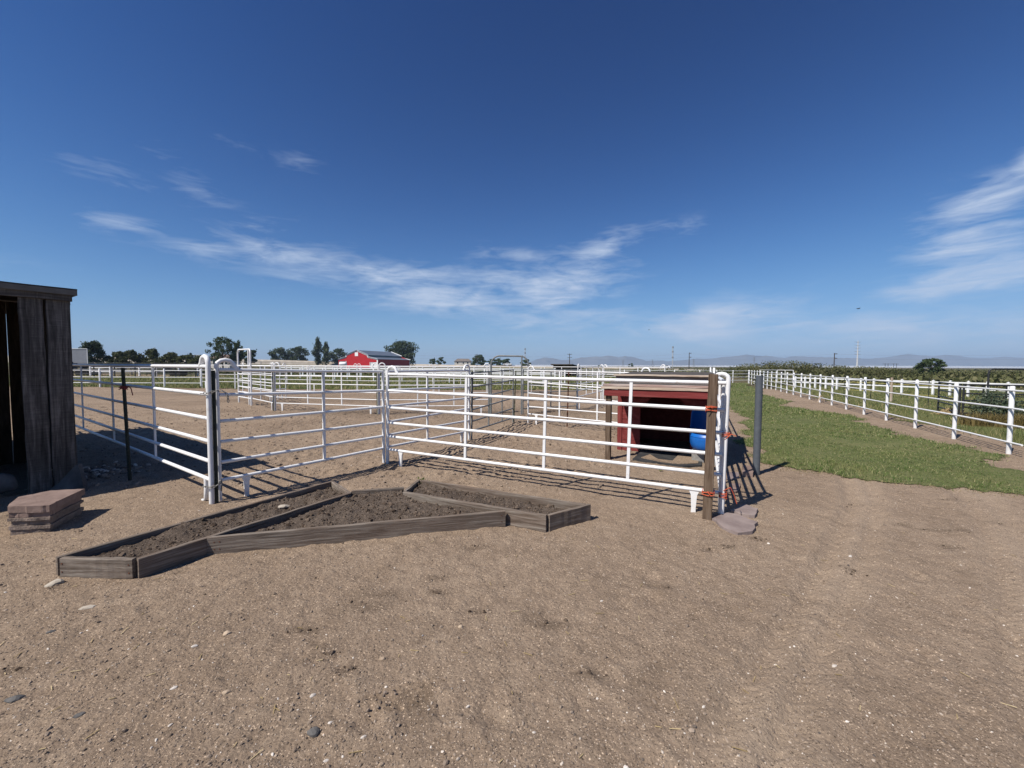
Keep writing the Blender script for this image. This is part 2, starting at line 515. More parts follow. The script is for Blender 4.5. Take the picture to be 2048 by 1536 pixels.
MAT['straw'] = mat_islands('straw', [(0.0, (0.26, 0.19, 0.09)), (0.6, (0.42, 0.32, 0.17)), (1.0, (0.55, 0.44, 0.26))], 0.8)
MAT['dry_grass'] = mat_islands('dry_grass', [(0.0, (0.10, 0.11, 0.04)), (0.5, (0.24, 0.19, 0.10)), (1.0, (0.36, 0.29, 0.17))], 0.8, 0.1, 0.2)
MAT['sage'] = mat_islands('sagebrush_leaves', [(0.0, (0.065, 0.076, 0.028)), (0.5, (0.120, 0.126, 0.054)), (1.0, (0.200, 0.185, 0.095))], 0.75, 0.1, 0.2)
MAT['weed'] = mat_islands('grey_green_weed_leaves', [(0.0, (0.045, 0.065, 0.040)), (0.6, (0.085, 0.115, 0.075)), (1.0, (0.13, 0.155, 0.105))], 0.7, 0.1, 0.2)
MAT['weed_dry'] = mat_islands('dry_weed_stalks', [(0.0, (0.09, 0.075, 0.025)), (0.6, (0.17, 0.13, 0.05)), (1.0, (0.26, 0.20, 0.09))], 0.8, 0.1, 0.2)
MAT['leaf_a'] = mat_islands('cottonwood_leaves', [(0.0, (0.030, 0.048, 0.020)), (0.6, (0.060, 0.085, 0.038)), (1.0, (0.100, 0.125, 0.064))], 0.65, 0.2, 0.2)
MAT['leaf_b'] = mat_islands('elm_leaves', [(0.0, (0.036, 0.056, 0.022)), (0.6, (0.068, 0.100, 0.038)), (1.0, (0.115, 0.150, 0.066))], 0.65, 0.2, 0.25)
MAT['leaf_c'] = mat_islands('olive_leaves', [(0.0, (0.045, 0.055, 0.020)), (0.6, (0.080, 0.090, 0.034)), (1.0, (0.125, 0.130, 0.058))], 0.7, 0.15, 0.25)
MAT['bark'] = noisy('bark', (0.05, 0.04, 0.03), (0.11, 0.09, 0.07), 0.95, 6, bstr=0.5)
MAT['terrain'] = mat_dirt('sage_plain', (0.070, 0.064, 0.034), (0.115, 0.100, 0.058), (0.190, 0.155, 0.100), 3.0, 0.2, 0.5)
MAT['verge'] = noisy('roadside_grass', (0.075, 0.085, 0.030), (0.16, 0.135, 0.070), 0.95, 0.35, bstr=0.5, bdist=0.3)
MAT['road_side'] = noisy('pale_gravel_shoulder', (0.36, 0.31, 0.25), (0.48, 0.43, 0.36), 0.95, 0.5, bstr=0.2)
MAT['asphalt'] = noisy('asphalt', (0.05, 0.05, 0.05), (0.075, 0.072, 0.07), 0.9, 2.0, bstr=0.1)
MAT['flat'] = noisy('dry_lake_bed', (0.56, 0.55, 0.53), (0.70, 0.69, 0.66), 0.9, 0.002, bstr=0)
MAT['mount'] = noisy('mountain_scrub', (0.085, 0.085, 0.085), (0.15, 0.145, 0.135), 0.95, 0.004, detail=9, bstr=0.5, bdist=30, bscale=0.01)
MAT['barn_red'] = noisy('barn_red_metal', (0.40, 0.012, 0.016), (0.46, 0.018, 0.022), 0.5, 0.8, bstr=0.0, spec=0.4)
MAT['barn_white'] = noisy('barn_white_trim', (0.74, 0.74, 0.74), (0.8, 0.8, 0.8), 0.5, 2, bstr=0.0)
MAT['barn_roof'] = noisy('grey_metal_roof', (0.10, 0.12, 0.15), (0.14, 0.16, 0.19), 0.42, 0.6, bstr=0.0, spec=0.5)
MAT['barn_lit'] = noisy('translucent_wall_panel', (0.13, 0.22, 0.25), (0.17, 0.26, 0.29), 0.5, 0.6, bstr=0.0)
MAT['trailer'] = noisy('shaded_trailer_skin', (0.14, 0.145, 0.165), (0.17, 0.175, 0.195), 0.45, 1.5, bstr=0.0, spec=0.5)  # grey darkened to hold the shade on the trailer's face
MAT['rubber'] = noisy('tyre_rubber', (0.012, 0.012, 0.012), (0.025, 0.025, 0.025), 0.85, 10, bstr=0)
MAT['car_white'] = noisy('white_car_paint', (0.75, 0.75, 0.76), (0.8, 0.8, 0.8), 0.25, 1, bstr=0, spec=0.6)
MAT['glass_dark'] = noisy('dark_car_glass', (0.01, 0.012, 0.015), (0.02, 0.022, 0.025), 0.08, 1, bstr=0, spec=0.8)
MAT['pole_wood'] = noisy('dark_utility_pole', (0.035, 0.028, 0.022), (0.075, 0.06, 0.05), 0.9, 4, bstr=0.2)
MAT['pole_steel'] = noisy('pale_steel_pole', (0.42, 0.43, 0.43), (0.55, 0.55, 0.55), 0.5, 1, bstr=0)
MAT['lattice'] = noisy('weathered_lattice_steel', (0.16, 0.165, 0.17), (0.22, 0.22, 0.23), 0.6, 1, bstr=0)
MAT['house'] = noisy('cream_house_wall', (0.5, 0.47, 0.42), (0.6, 0.57, 0.52), 0.8, 1, bstr=0)
MAT['house_roof'] = noisy('brown_house_roof', (0.12, 0.10, 0.09), (0.2, 0.17, 0.15), 0.9, 1, bstr=0)
MAT['rope'] = noisy('yellow_fence_rope', (0.55, 0.45, 0.10), (0.7, 0.6, 0.2), 0.7, 20, bstr=0)
MAT['bird'] = noisy('dark_feathers', (0.01, 0.01, 0.01), (0.03, 0.03, 0.03), 0.7, 20, bstr=0)

# ------------------------------------------------------------------ mesh helpers
ZV = Vector((0, 0, 1))


def V3(p, z=None):
    return Vector((p[0], p[1], p[2] if z is None and len(p) > 2 else (z or 0.0)))


class MB:
    def __init__(s):
        s.v = []
        s.f = []
        s.sm = []

    def add(s, vs, fs, smooth=False):
        b = len(s.v)
        s.v += [Vector(v) for v in vs]
        s.f += [tuple(i + b for i in f) for f in fs]
        s.sm += [smooth] * len(fs)
        return s

    def box(s, c, hx, hy, hz):
        c = Vector(c)
        vs = [c + hx * a + hy * b + hz * d for a in (-1, 1) for b in (-1, 1) for d in (-1, 1)]
        return s.add(vs, [(0, 1, 3, 2), (4, 6, 7, 5), (0, 4, 5, 1), (2, 3, 7, 6), (0, 2, 6, 4), (1, 5, 7, 3)])

    def abox(s, x0, x1, y0, y1, z0, z1):
        return s.box(((x0 + x1) / 2, (y0 + y1) / 2, (z0 + z1) / 2), Vector(((x1 - x0) / 2, 0, 0)), Vector((0, (y1 - y0) / 2, 0)), Vector((0, 0, (z1 - z0) / 2)))

    def bar(s, p0, p1, w, h, upd=ZV):
        p0, p1 = Vector(p0), Vector(p1)
        d = p1 - p0
        side = d.cross(upd)
        if side.length < 1e-6:
            side = d.cross(Vector((1, 0, 0)))
        side.normalize()
        u = side.cross(d).normalized()
        return s.box((p0 + p1) / 2, d / 2, side * (w / 2), u * (h / 2))

    def tube(s, pts, r, n=8, cap=True):
        pts = [Vector(p) for p in pts]
        rs = r if isinstance(r, (list, tuple)) else [r] * len(pts)
        vs, fs = [], []
        t0 = (pts[1] - pts[0]).normalized()
        ref = ZV if abs(t0.z) < 0.9 else Vector((1, 0, 0))
        a = t0.cross(ref).normalized()
        for i, p in enumerate(pts):
            if i == 0:
                t = t0
            elif i == len(pts) - 1:
                t = (pts[i] - pts[i - 1]).normalized()
            else:
                t = ((pts[i + 1] - pts[i]).normalized() + (pts[i] - pts[i - 1]).normalized())
                t = t.normalized() if t.length > 1e-6 else (pts[i + 1] - pts[i]).normalized()
            a = (a - t * a.dot(t))
            if a.length < 1e-6:
                a = t.orthogonal()
            a.normalize()
            b = t.cross(a)
            for k in range(n):
                an = 2 * math.pi * k / n
                vs.append(p + (a * math.cos(an) + b * math.sin(an)) * rs[i])
        m = len(pts)
        for i in range(m - 1):
            for k in range(n):
                k2 = (k + 1) % n
                fs.append((i * n + k, i * n + k2, (i + 1) * n + k2, (i + 1) * n + k))
        s.add(vs, fs, True)
        if cap:
            b0 = len(s.v) - len(vs)
            s.f.append(tuple(b0 + k for k in reversed(range(n)))); s.sm.append(False)
            s.f.append(tuple(b0 + (m - 1) * n + k for k in range(n))); s.sm.append(False)
        return s

    def prism(s, poly, z0, z1):
        """Level polygon extruded from z0 to z1 (either may be a list per vertex)."""
        n = len(poly)
        a = [Vector((p[0], p[1], z0[i] if isinstance(z0, (list, tuple)) else z0)) for i, p in enumerate(poly)]
        b = [Vector((p[0], p[1], z1[i] if isinstance(z1, (list, tuple)) else z1)) for i, p in enumerate(poly)]
        fs = [tuple(reversed(range(n))), tuple(range(n, 2 * n))]
        fs += [(i, (i + 1) % n, n + (i + 1) % n, n + i) for i in range(n)]
        return s.add(a + b, fs)

    def slab(s, poly, nrm):
        """Any planar polygon of 3-D points, thickened along nrm."""
        n = len(poly)
        a = [Vector(p) for p in poly]
        b = [p + Vector(nrm) for p in a]
        fs = [tuple(reversed(range(n))), tuple(range(n, 2 * n))]
        fs += [(i, (i + 1) % n, n + (i + 1) % n, n + i) for i in range(n)]
        return s.add(a + b, fs)

    def mesh(s, name, mat, origin=(0, 0, 0)):
        o = Vector(origin)
        me = bpy.data.meshes.new(name)
        me.from_pydata([v - o for v in s.v], [], s.f)
        me.polygons.foreach_set('use_smooth', s.sm)
        if any(s.sm) and not all(s.sm):                 # keep end caps from bending the side normals
            flat_e = set()
            for f, sm in zip(s.f, s.sm):
                if not sm:
                    for i in range(len(f)):
                        a, b = f[i], f[(i + 1) % len(f)]
                        flat_e.add((a, b) if a < b else (b, a))
            me.update(calc_edges=True)
            for e in me.edges:
                a, b = e.vertices
                if ((a, b) if a < b else (b, a)) in flat_e:
                    e.use_edge_sharp = True
        if mat:
            me.materials.append(MAT[mat])
        me.update()
        return me

    def build(s, name, mat, parent=None, origin=None):
        if parent is not None:
            o0 = parent_world(parent)
            me = s.mesh(name, mat, o0)
            o = bpy.data.objects.new(name, me)
            o.parent = parent
        else:
            o0 = Vector(origin or (0, 0, 0))
            me = s.mesh(name, mat, o0)
            o = bpy.data.objects.new(name, me)
            o.location = o0
        COL.objects.link(o)
        return o


def parent_world(p):
    w = Vector(p.location)
    q = p.parent
    while q:
        w = w + Vector(q.location)
        q = q.parent
    return w


def thing(name, label, cat, loc, group=None):
    o = bpy.data.objects.new(name, None)
    o.empty_display_size = 0.2
    o.location = V3(loc)
    COL.objects.link(o)
    return tag(o, label, cat, group)


def tag(o, label, cat, group=None):
    o['label'] = label
    o['category'] = cat
    if group:
        o['group'] = group
    return o


def kind(o, k):
    o['kind'] = k
    return o


def inst(name, me, parent, wloc, rz=0.0):
    o = bpy.data.objects.new(name, me)
    if parent:
        o.parent = parent
        o.location = Vector(wloc) - parent_world(parent)
    else:
        o.location = wloc
    o.rotation_euler = (0, 0, rz)
    COL.objects.link(o)
    return o


def board(name, p0, p1, w, h, mat, parent=None, upd=ZV, seg=6, wob=0.003, cham=0.004, ends=(0.0, 0.0), seed=None):
    """A plank from p0 to p1 (centre line): w across, h along upd; grain follows its length."""
    p0, p1 = Vector(p0), Vector(p1)
    d = p1 - p0
    ln = d.length
    ex = d.normalized()
    ey = upd.cross(ex)
    if ey.length < 1e-5:
        ey = Vector((1, 0, 0)).cross(ex)
    ey.normalize()
    ez = ex.cross(ey)
    rr = random.Random(seed if seed is not None else hash((round(p0.x, 3), round(p0.y, 3), round(p1.z, 3))) & 0xffff)
    a, b, c = w / 2, h / 2, cham
    prof = [(-a + c, -b), (a - c, -b), (a, -b + c), (a, b - c), (a - c, b), (-a + c, b), (-a, b - c), (-a, -b + c)]
    vs, fs, n = [], [], 8
    for i in range(seg + 1):
        x = ln * i / seg
        oy, oz = rr.uniform(-wob, wob), rr.uniform(-wob, wob)
        for (yy, zz) in prof:
            xx = x
            if i == 0:
                xx += ends[0] * yy
            if i == seg:
                xx += ends[1] * yy
            vs.append((xx, yy + oy * 0.6 + rr.uniform(-wob, wob) * 0.4, zz + oz * 0.6 + rr.uniform(-wob, wob) * 0.4))
    for i in range(seg):
        for k in range(n):
            k2 = (k + 1) % n
            fs.append((i * n + k, (i + 1) * n + k, (i + 1) * n + k2, i * n + k2))
    fs.append(tuple(range(n)))
    fs.append(tuple(seg * n + k for k in reversed(range(n))))
    me = bpy.data.meshes.new(name)
    me.from_pydata(vs, [], fs)
    me.materials.append(MAT[mat])
    o = bpy.data.objects.new(name, me)
    mw = Matrix.Translation(p0) @ Matrix((ex, ey, ez)).transposed().to_4x4()
    if parent:
        o.parent = parent
        mw = Matrix.Translation(-parent_world(parent)) @ mw
    o.matrix_local = mw
    COL.objects.link(o)
    return o


def np_mesh(name, Vv, Ff, mat, smooth=False):
    """Fast mesh from numpy arrays; Ff has 3 or 4 columns."""
    me = bpy.data.meshes.new(name)
    Vv = np.asarray(Vv, dtype=np.float32)
    Ff = np.asarray(Ff, dtype=np.int32)
    k = Ff.shape[1]
    me.vertices.add(len(Vv)); me.vertices.foreach_set('co', Vv.ravel())
    me.loops.add(Ff.size); me.loops.foreach_set('vertex_index', Ff.ravel())
    me.polygons.add(len(Ff)); me.polygons.foreach_set('loop_start', np.arange(len(Ff), dtype=np.int32) * k)
    me.polygons.foreach_set('use_smooth', np.full(len(Ff), smooth))
    me.update(calc_edges=True)
    me.validate()
    if mat:
        me.materials.append(MAT[mat])
    return me


def np_obj(name, Vv, Ff, mat, parent=None, smooth=False, origin=(0, 0, 0)):
    o0 = np.array(parent_world(parent) if parent else origin, dtype=np.float64)
    me = np_mesh(name, np.asarray(Vv) - o0, Ff, mat, smooth)
    o = bpy.data.objects.new(name, me)
    if parent:
        o.parent = parent
    else:
        o.location = origin
    COL.objects.link(o)
    return o


_t = (1 + 5 ** 0.5) / 2
ICO_V = np.array([(-1, _t, 0), (1, _t, 0), (-1, -_t, 0), (1, -_t, 0), (0, -1, _t), (0, 1, _t), (0, -1, -_t), (0, 1, -_t), (_t, 0, -1), (_t, 0, 1), (-_t, 0, -1), (-_t, 0, 1)]) / math.sqrt(1 + _t * _t)
ICO_F = np.array([(0, 11, 5), (0, 5, 1), (0, 1, 7), (0, 7, 10), (0, 10, 11), (1, 5, 9), (5, 11, 4), (11, 10, 2), (10, 7, 6), (7, 1, 8), (3, 9, 4), (3, 4, 2), (3, 2, 6), (3, 6, 8), (3, 8, 9), (4, 9, 5), (2, 4, 11), (6, 2, 10), (8, 6, 7), (9, 8, 1)])


def pebble_arrays(P, size, flat=(0.35, 0.8), rng=RNG):
    """Many low stones: P (n,3) ground points, size (n,) radii."""
    n = len(P)
    sx = size * rng.uniform(0.7, 1.35, n); sy = size * rng.uniform(0.6, 1.0, n); sz = size * rng.uniform(*flat, n)
    a = rng.uniform(0, 2 * math.pi, n)
    jit = rng.uniform(0.72, 1.2, (n, 12, 1))
    v = ICO_V[None] * jit * np.stack([sx, sy, sz], 1)[:, None, :]
    tl = rng.uniform(-0.35, 0.35, n)
    ca, sa = np.cos(a), np.sin(a)
    zt = v[..., 2] + v[..., 0] * tl[:, None]
    x = v[..., 0] * ca[:, None] - v[..., 1] * sa[:, None]
    y = v[..., 0] * sa[:, None] + v[..., 1] * ca[:, None]
    out = np.stack([x, y, zt], 2) + P[:, None, :]
    f = ICO_F[None] + (np.arange(n) * 12)[:, None, None]
    return out.reshape(-1, 3), f.reshape(-1, 3)


def leaf_arrays(P, size, rng=RNG, upbias=0.0, aspect=(0.5, 0.9)):
    """A pointed quad leaf (or leaf clump) at every point of P."""
    n = len(P)
    d = rng.normal(size=(n, 3)); d[:, 2] += upbias
    d /= np.linalg.norm(d, axis=1, keepdims=True)
    e = rng.normal(size=(n, 3))
    e -= d * (e * d).sum(1, keepdims=True)
    e /= np.linalg.norm(e, axis=1, keepdims=True)
    s = (size * rng.uniform(0.6, 1.3, n))[:, None]
    w = s * rng.uniform(aspect[0], aspect[1], n)[:, None]
    v = np.stack([P - d * s, P + e * w, P + d * s, P - e * w], 1)
    f = np.arange(n * 4).reshape(n, 4)
    return v.reshape(-1, 3), f


def blade_arrays(P, h, w, rng=RNG, lean=0.5):
    """Grass: one bent blade of two quads and a tip at each point."""
    n = len(P)
    a = rng.uniform(0, 2 * math.pi, n)
    side = np.stack([np.cos(a), np.sin(a), np.zeros(n)], 1)
    b = rng.uniform(0, 2 * math.pi, n)
    ln = (h * rng.uniform(0.05, lean, n))[:, None]
    bend = np.stack([np.cos(b), np.sin(b), np.zeros(n)], 1) * ln
    hz = np.stack([np.zeros(n), np.zeros(n), h], 1)
    ww = np.broadcast_to(np.asarray(w), (n,))[:, None]
    p0 = P - side * ww; p1 = P + side * ww
    m = P + hz * 0.55 + bend * 0.35
    p2 = m - side * ww * 0.7; p3 = m + side * ww * 0.7
    t = P + hz * rng.uniform(0.75, 1.0, n)[:, None] + bend * 1.2
    v = np.stack([p0, p1, p3, p2, t], 1).reshape(-1, 3)
    k = np.arange(n)[:, None] * 5
    f = np.concatenate([k + np.array([[0, 1, 2]]), k + np.array([[0, 2, 3]]), k + np.array([[3, 2, 4]])], 0)
    return v, f


def in_poly(x, y, poly):
    c = np.zeros(len(x), dtype=bool)
    n = len(poly)
    for i in range(n):
        x1, y1 = poly[i][0], poly[i][1]
        x2, y2 = poly[(i + 1) % n][0], poly[(i + 1) % n][1]
        if y1 == y2:
            continue
        cond = ((y1 > y) != (y2 > y)) & (x < (x2 - x1) * (y - y1) / (y2 - y1) + x1)
        c ^= cond
    return c


def catmull(pts, k=6):
    out = []
    n = len(pts)
    for i in range(n - 1):
        p0 = pts[max(i - 1, 0)]; p1 = pts[i]; p2 = pts[i + 1]; p3 = pts[min(i + 2, n - 1)]
        for j in range(k):
            t = j / k
            out.append(0.5 * ((2 * p1) + (p2 - p0) * t + (2 * p0 - 5 * p1 + 4 * p2 - p3) * t * t + (3 * p1 - p0 - 3 * p2 + p3) * t ** 3))
    out.append(pts[-1])
    return out


# ------------------------------------------------------------------ where things stand
CORNER = G(771, 930)
L0 = G(424, 1009)
Lq = G(150, 850, 0.28)
Ldir = Vector((Lq.x - L0.x, Lq.y - L0.y, 0)).normalized()
A0 = G(440, 1003)
A2 = G(938, 881)
B1 = G(1443, 1031)
Bdir = Vector((B1.x - CORNER.x, B1.y - CORNER.y, 0)).normalized()
E0 = G(1440, 1026)
FENCE0 = G(2017, 908)
FENCE9 = G(1601.7, 794)
Fdir = Vector((FENCE9.x - FENCE0.x, FENCE9.y - FENCE0.y, 0)).normalized()
Fstep = (FENCE9 - FENCE0).length / 9
su, sv = Vector((0.56, 0.828, 0)).normalized(), Vector((-0.828, 0.56, 0)).normalized()
SHED_H = 2.48
_tip = G(544, 926)
SHED_ROOF = Vector((_tip.x - 0.045 - SH.x * SHED_H / math.tan(SUN_EL), _tip.y - SH.y * SHED_H / math.tan(SUN_EL), 0))

# ------------------------------------------------------------------ ground
LAWN = [G(*p) for p in [(1505, 912), (1530, 928), (1600, 944), (1680, 950), (1760, 962), (1850, 972), (1950, 981), (2048, 992), (2300, 1020), (2300, 1005),
                        (2048, 941), (1955, 905), (1848, 878), (1767, 857), (1740, 848), (1705, 832), (1660, 824.5), (1616, 820), (1586, 814.5), (1564, 811),
                        (1580, 806), (1592, 803), (1557, 798), (1535, 791), (1522, 787), (1535, 784), (1512, 778), (1499, 772), (1494, 765),
                        (1462, 766), (1450, 790), (1452, 812), (1466, 822), (1490, 828), (1488, 840), (1478, 846), (1488, 858), (1496, 884)]]


TRACK_Y, TRACK_X = [0.6, 1.2, 1.8, 2.73, 3.45, 4.7, 5.5, 6.5], [-0.2, 0.42, 1.04, 2.05, 2.80, 3.95, 4.55, 5.2]
_pr = random.Random(33)
PRINTS = []
for _ in range(70):
    _q = G(_pr.uniform(150, 2000), _pr.uniform(1075, 1500))
    PRINTS.append((_q.x, _q.y, _pr.uniform(0, 6.3), _pr.uniform(0.07, 0.13), _pr.uniform(0.045, 0.07), _pr.uniform(0.003, 0.008)))
for _ in range(260):
    _q = G(_pr.uniform(160, 1230), _pr.uniform(800, 960))
    PRINTS.append((_q.x, _q.y, _pr.uniform(0, 6.3), _pr.uniform(0.05, 0.08), _pr.uniform(0.045, 0.07), _pr.uniform(0.012, 0.028)))
STAINS = [(760, 1190, 55, 12), (735, 1215, 60, 14), (870, 1155, 30, 7), (960, 1225, 22, 6), (1095, 1252, 50, 9), (1180, 1352, 34, 12), (660, 1310, 26, 10), (690, 1345, 34, 12), (610, 1262, 30, 8),
          (880, 1185, 26, 6), (1335, 1172, 16, 6), (1808, 1050, 18, 4), (1880, 1062, 40, 4), (1905, 1093, 20, 6), (1990, 1045, 30, 4), (1715, 1008, 20, 4), (1510, 1075, 14, 5), (1455, 1093, 16, 5), (1410, 1098, 18, 5),
          (1700, 1140, 22, 9), (25, 1340, 40, 8), (110, 1172, 22, 8), (1960, 985, 30, 3), (1900, 1000, 26, 3), (560, 1090, 30, 5), (950, 1095, 24, 5)]


def ground_height(x, y):
    h = 0.020 * fbm(x * 0.55, y * 0.55, 3, 3)
    h = h + 0.012 * fbm(x * 3.1, y * 3.1, 11, 4, 0.55)
    near = np.clip(1.6 - y / 16.0, 0.35, 1.0)
    h = h + near * 0.009 * fbm(x * 13.0, y * 13.0, 29, 3, 0.6)
    # lumps kicked up by hooves inside the pens
    arena = np.clip((y - (4.6 + np.abs(x + 2.0) * 0.15)) * 0.6, 0, 1) * np.clip((3.4 - x) * 0.9, 0, 1)
    lum = np.maximum(fbm(x * 6.5, y * 6.5, 47, 3, 0.65) + 0.05, 0)
    h = h + arena * 0.034 * lum
    # harrow rings in the arena
    rr = np.hypot(x + 9.0, y - 10.5)
    ring = np.exp(-((rr - 3.2) / 0.9) ** 2) * np.sin(rr * 2 * math.pi / 0.16)
    h = h + 0.018 * ring * np.clip((y - 7.5), 0, 1) * (0.6 + fbm(x * 1.5, y * 1.5, 5, 2))
    # wheel tracks on the drive, bending round from the lower left towards the gate
    for off, dep in ((0.0, 0.024), (0.26, 0.019), (1.35, 0.017), (1.6, 0.014)):
        cx = off + np.interp(y, TRACK_Y, TRACK_X)
        wv = 0.05 * fbm(y * 0.9, x * 0 + off, 8, 2)
        d = (x - cx - wv)
        m = np.clip((6.3 - y) * 1.5, 0, 1) * np.clip((x - 0.2) * 1.2, 0, 1)
        h = h - dep * m * np.exp(-(d / 0.10) ** 2) + 0.5 * dep * m * np.exp(-((np.abs(d) - 0.17) / 0.06) ** 2)
        h = h + 0.16 * dep * m * np.exp(-(d / 0.10) ** 2) * np.sin(y * 2 * math.pi / 0.055)
    # a tyre print in the foreground
    p0 = np.array(G(690, 1430)[:2]); p1 = np.array(G(905, 1365)[:2])
    ax = (p1 - p0) / np.linalg.norm(p1 - p0)
    s = (x - p0[0]) * ax[0] + (y - p0[1]) * ax[1]
    t = -(x - p0[0]) * ax[1] + (y - p0[1]) * ax[0]
    ln = np.linalg.norm(p1 - p0)
    msk = np.clip(s * 8, 0, 1) * np.clip((ln - s) * 8, 0, 1) * np.clip((0.085 - np.abs(t)) * 40, 0, 1)
    h = h + msk * 0.006 * np.sign(np.sin(s * 2 * math.pi / 0.042 + np.abs(t) * 30)) - msk * 0.006
    # footprints and hoof marks
    for (fx, fy, fa, fl_, fw, fd) in PRINTS:
        m = (np.abs(x - fx) < 0.3) & (np.abs(y - fy) < 0.3)
        if not m.any():
            continue
        dx, dy = x[m] - fx, y[m] - fy
        ca, sa = math.cos(fa), math.sin(fa)
        q = np.sqrt(((dx * ca + dy * sa) / fl_) ** 2 + ((-dx * sa + dy * ca) / fw) ** 2)
        h[m] += -fd * np.exp(-q ** 4) + 0.55 * fd * np.exp(-((q - 1.35) / 0.3) ** 2)
    # scuffs and small hollows
    k = fbm(x * 1.9, y * 1.9, 71, 2)
    h = h - 0.035 * np.clip(k - 0.36, 0, 1)
    return h


def make_ground():
    def axis(a, b, fine0, fine1, step, grow):
        xs = [fine0]
        while xs[-1] < fine1:
            xs.append(xs[-1] + step)
        s = step
        while xs[-1] < b:
            s *= grow
            xs.append(xs[-1] + s)
        lo = [fine0]
        s = step
        while lo[-1] > a:
            s *= grow
            lo.append(lo[-1] - s)
        return np.array(lo[:0:-1] + xs)
    xs = axis(-42, 42, -4.6, 4.6, 0.0165, 1.022)
    ys = [-6.0, -4, -2, -1, -0.3, 0.2, 0.6]
    while ys[-1] < 30:
        ys.append(ys[-1] + max(0.014, ys[-1] * 0.0062 - 0.004))
    ys = np.array(ys)
    Xg, Yg = np.meshgrid(xs, ys)
    H = ground_height(Xg, Yg)
    edge = np.minimum(np.minimum(Xg + 42, 42 - Xg), np.minimum(Yg + 6, 30 - Yg))
    H = np.where(edge < 1.5, H - (1.5 - edge) * 0.05, H)
    nx, ny = len(xs), len(ys)
    Vv = np.stack([Xg, Yg, H], 2).reshape(-1, 3)
    i = (np.arange(ny - 1)[:, None] * nx + np.arange(nx - 1)[None]).ravel()
    Ff = np.stack([i, i + 1, i + 1 + nx, i + nx], 1)
    o = np_obj('ground', Vv, Ff, 'dirt', smooth=True)
    X_, Y_ = Vv[:, 0], Vv[:, 1]
    st = np.zeros(len(Vv))
    wob = 0.55 * fbm(X_ * 9, Y_ * 9, 301, 3) + 1.0
    for (a_, b_, w_, h_) in STAINS:
        c_ = G(a_, b_); e_ = G(a_ + w_, b_); n_ = G(a_, b_ - h_)
        rx_, ry_ = abs(e_.x - c_.x), abs(n_.y - c_.y)
        m = (np.abs(X_ - c_.x) < 2.5 * rx_) & (np.abs(Y_ - c_.y) < 2.5 * ry_)
        q = np.sqrt(((X_[m] - c_.x) / rx_) ** 2 + ((Y_[m] - c_.y) / ry_) ** 2) * wob[m]
        st[m] = np.maximum(st[m], 0.45 * np.clip(1.35 - q, 0, 1))
    arena = np.clip((Y_ - (4.6 + np.abs(X_ + 2.0) * 0.15)) * 0.6, 0, 1) * np.clip((3.4 - X_) * 0.9, 0, 1)
    band = np.clip(fbm(X_ * 0.22, Y_ * 0.5, 311, 3) + 0.05, 0, 1) * np.clip((Y_ - 9) * 0.25, 0, 1)
    st = np.maximum(st, 0.75 * band * arena)
    pk = np.zeros(len(Vv))
    for off in (0.15, 1.6):
        cx = off + np.interp(Y_, TRACK_Y, TRACK_X)
        pk = np.maximum(pk, np.exp(-((X_ - cx) / 0.32) ** 2) * np.clip((6.3 - Y_) * 1.5, 0, 1) * np.clip((X_ - 0.2) * 1.2, 0, 1))
    pk *= 0.55 * (0.6 + 0.9 * np.clip(fbm(X_ * 1.7, Y_ * 1.7, 321, 2) + 0.3, 0, 1))
    for nm, arr in (('stain', st), ('packed', pk)):
        at_ = o.data.attributes.new(nm, 'FLOAT', 'POINT')
        at_.data.foreach_set('value', arr.astype(np.float32))
    kind(o, 'structure')


make_ground()


def gh(x, y):
    return float(ground_height(np.array([x]), np.array([y]))[0])


def sheet(name, poly, z, mat, k='structure'):
    mb = MB()
    mb.add([Vector((p[0], p[1], z)) for p in poly], [tuple(range(len(poly)))])
    o = mb.build(name, mat)
    kind(o, k)
    return o


def grid_patch(name, poly, step, z, amp, mat, seed=0, rag=0.3):
    """A ragged-edged sheet of turf inside a polygon."""
    P = np.array([(p[0], p[1]) for p in poly])
    x0, y0 = P.min(0) - 0.5; x1, y1 = P.max(0) + 0.5
    xs = np.arange(x0, x1, step); ys = np.arange(y0, y1, step)
    Xg, Yg = np.meshgrid(xs, ys)
    wx = Xg + rag * fbm(Xg * 1.3, Yg * 1.3, seed + 5, 5, 0.62); wy = Yg + rag * fbm(Xg * 1.3 + 40, Yg * 1.3, seed + 6, 5, 0.62)
    ins = in_poly(wx.ravel(), wy.ravel(), P).reshape(Xg.shape)
    H = z + amp * fbm(Xg * 2, Yg * 2, seed, 3) + np.where((Yg < 29) & (np.abs(Xg) < 40), ground_height(Xg, Yg), 0.0)
    nx, ny = len(xs), len(ys)
    q = ins[:-1, :-1] & ins[1:, :-1] & ins[:-1, 1:] & ins[1:, 1:]
    i = (np.arange(ny - 1)[:, None] * nx + np.arange(nx - 1)[None])[q]
    Ff = np.stack([i, i + 1, i + 1 + nx, i + nx], 1)
    used = np.unique(Ff)
    mp = np.zeros(nx * ny, dtype=np.int64); mp[used] = np.arange(len(used))
    Vv = np.stack([Xg, Yg, H], 2).reshape(-1, 3)[used]
    o = np_obj(name, Vv, mp[Ff], mat, smooth=True)
    kind(o, 'structure')
    return o


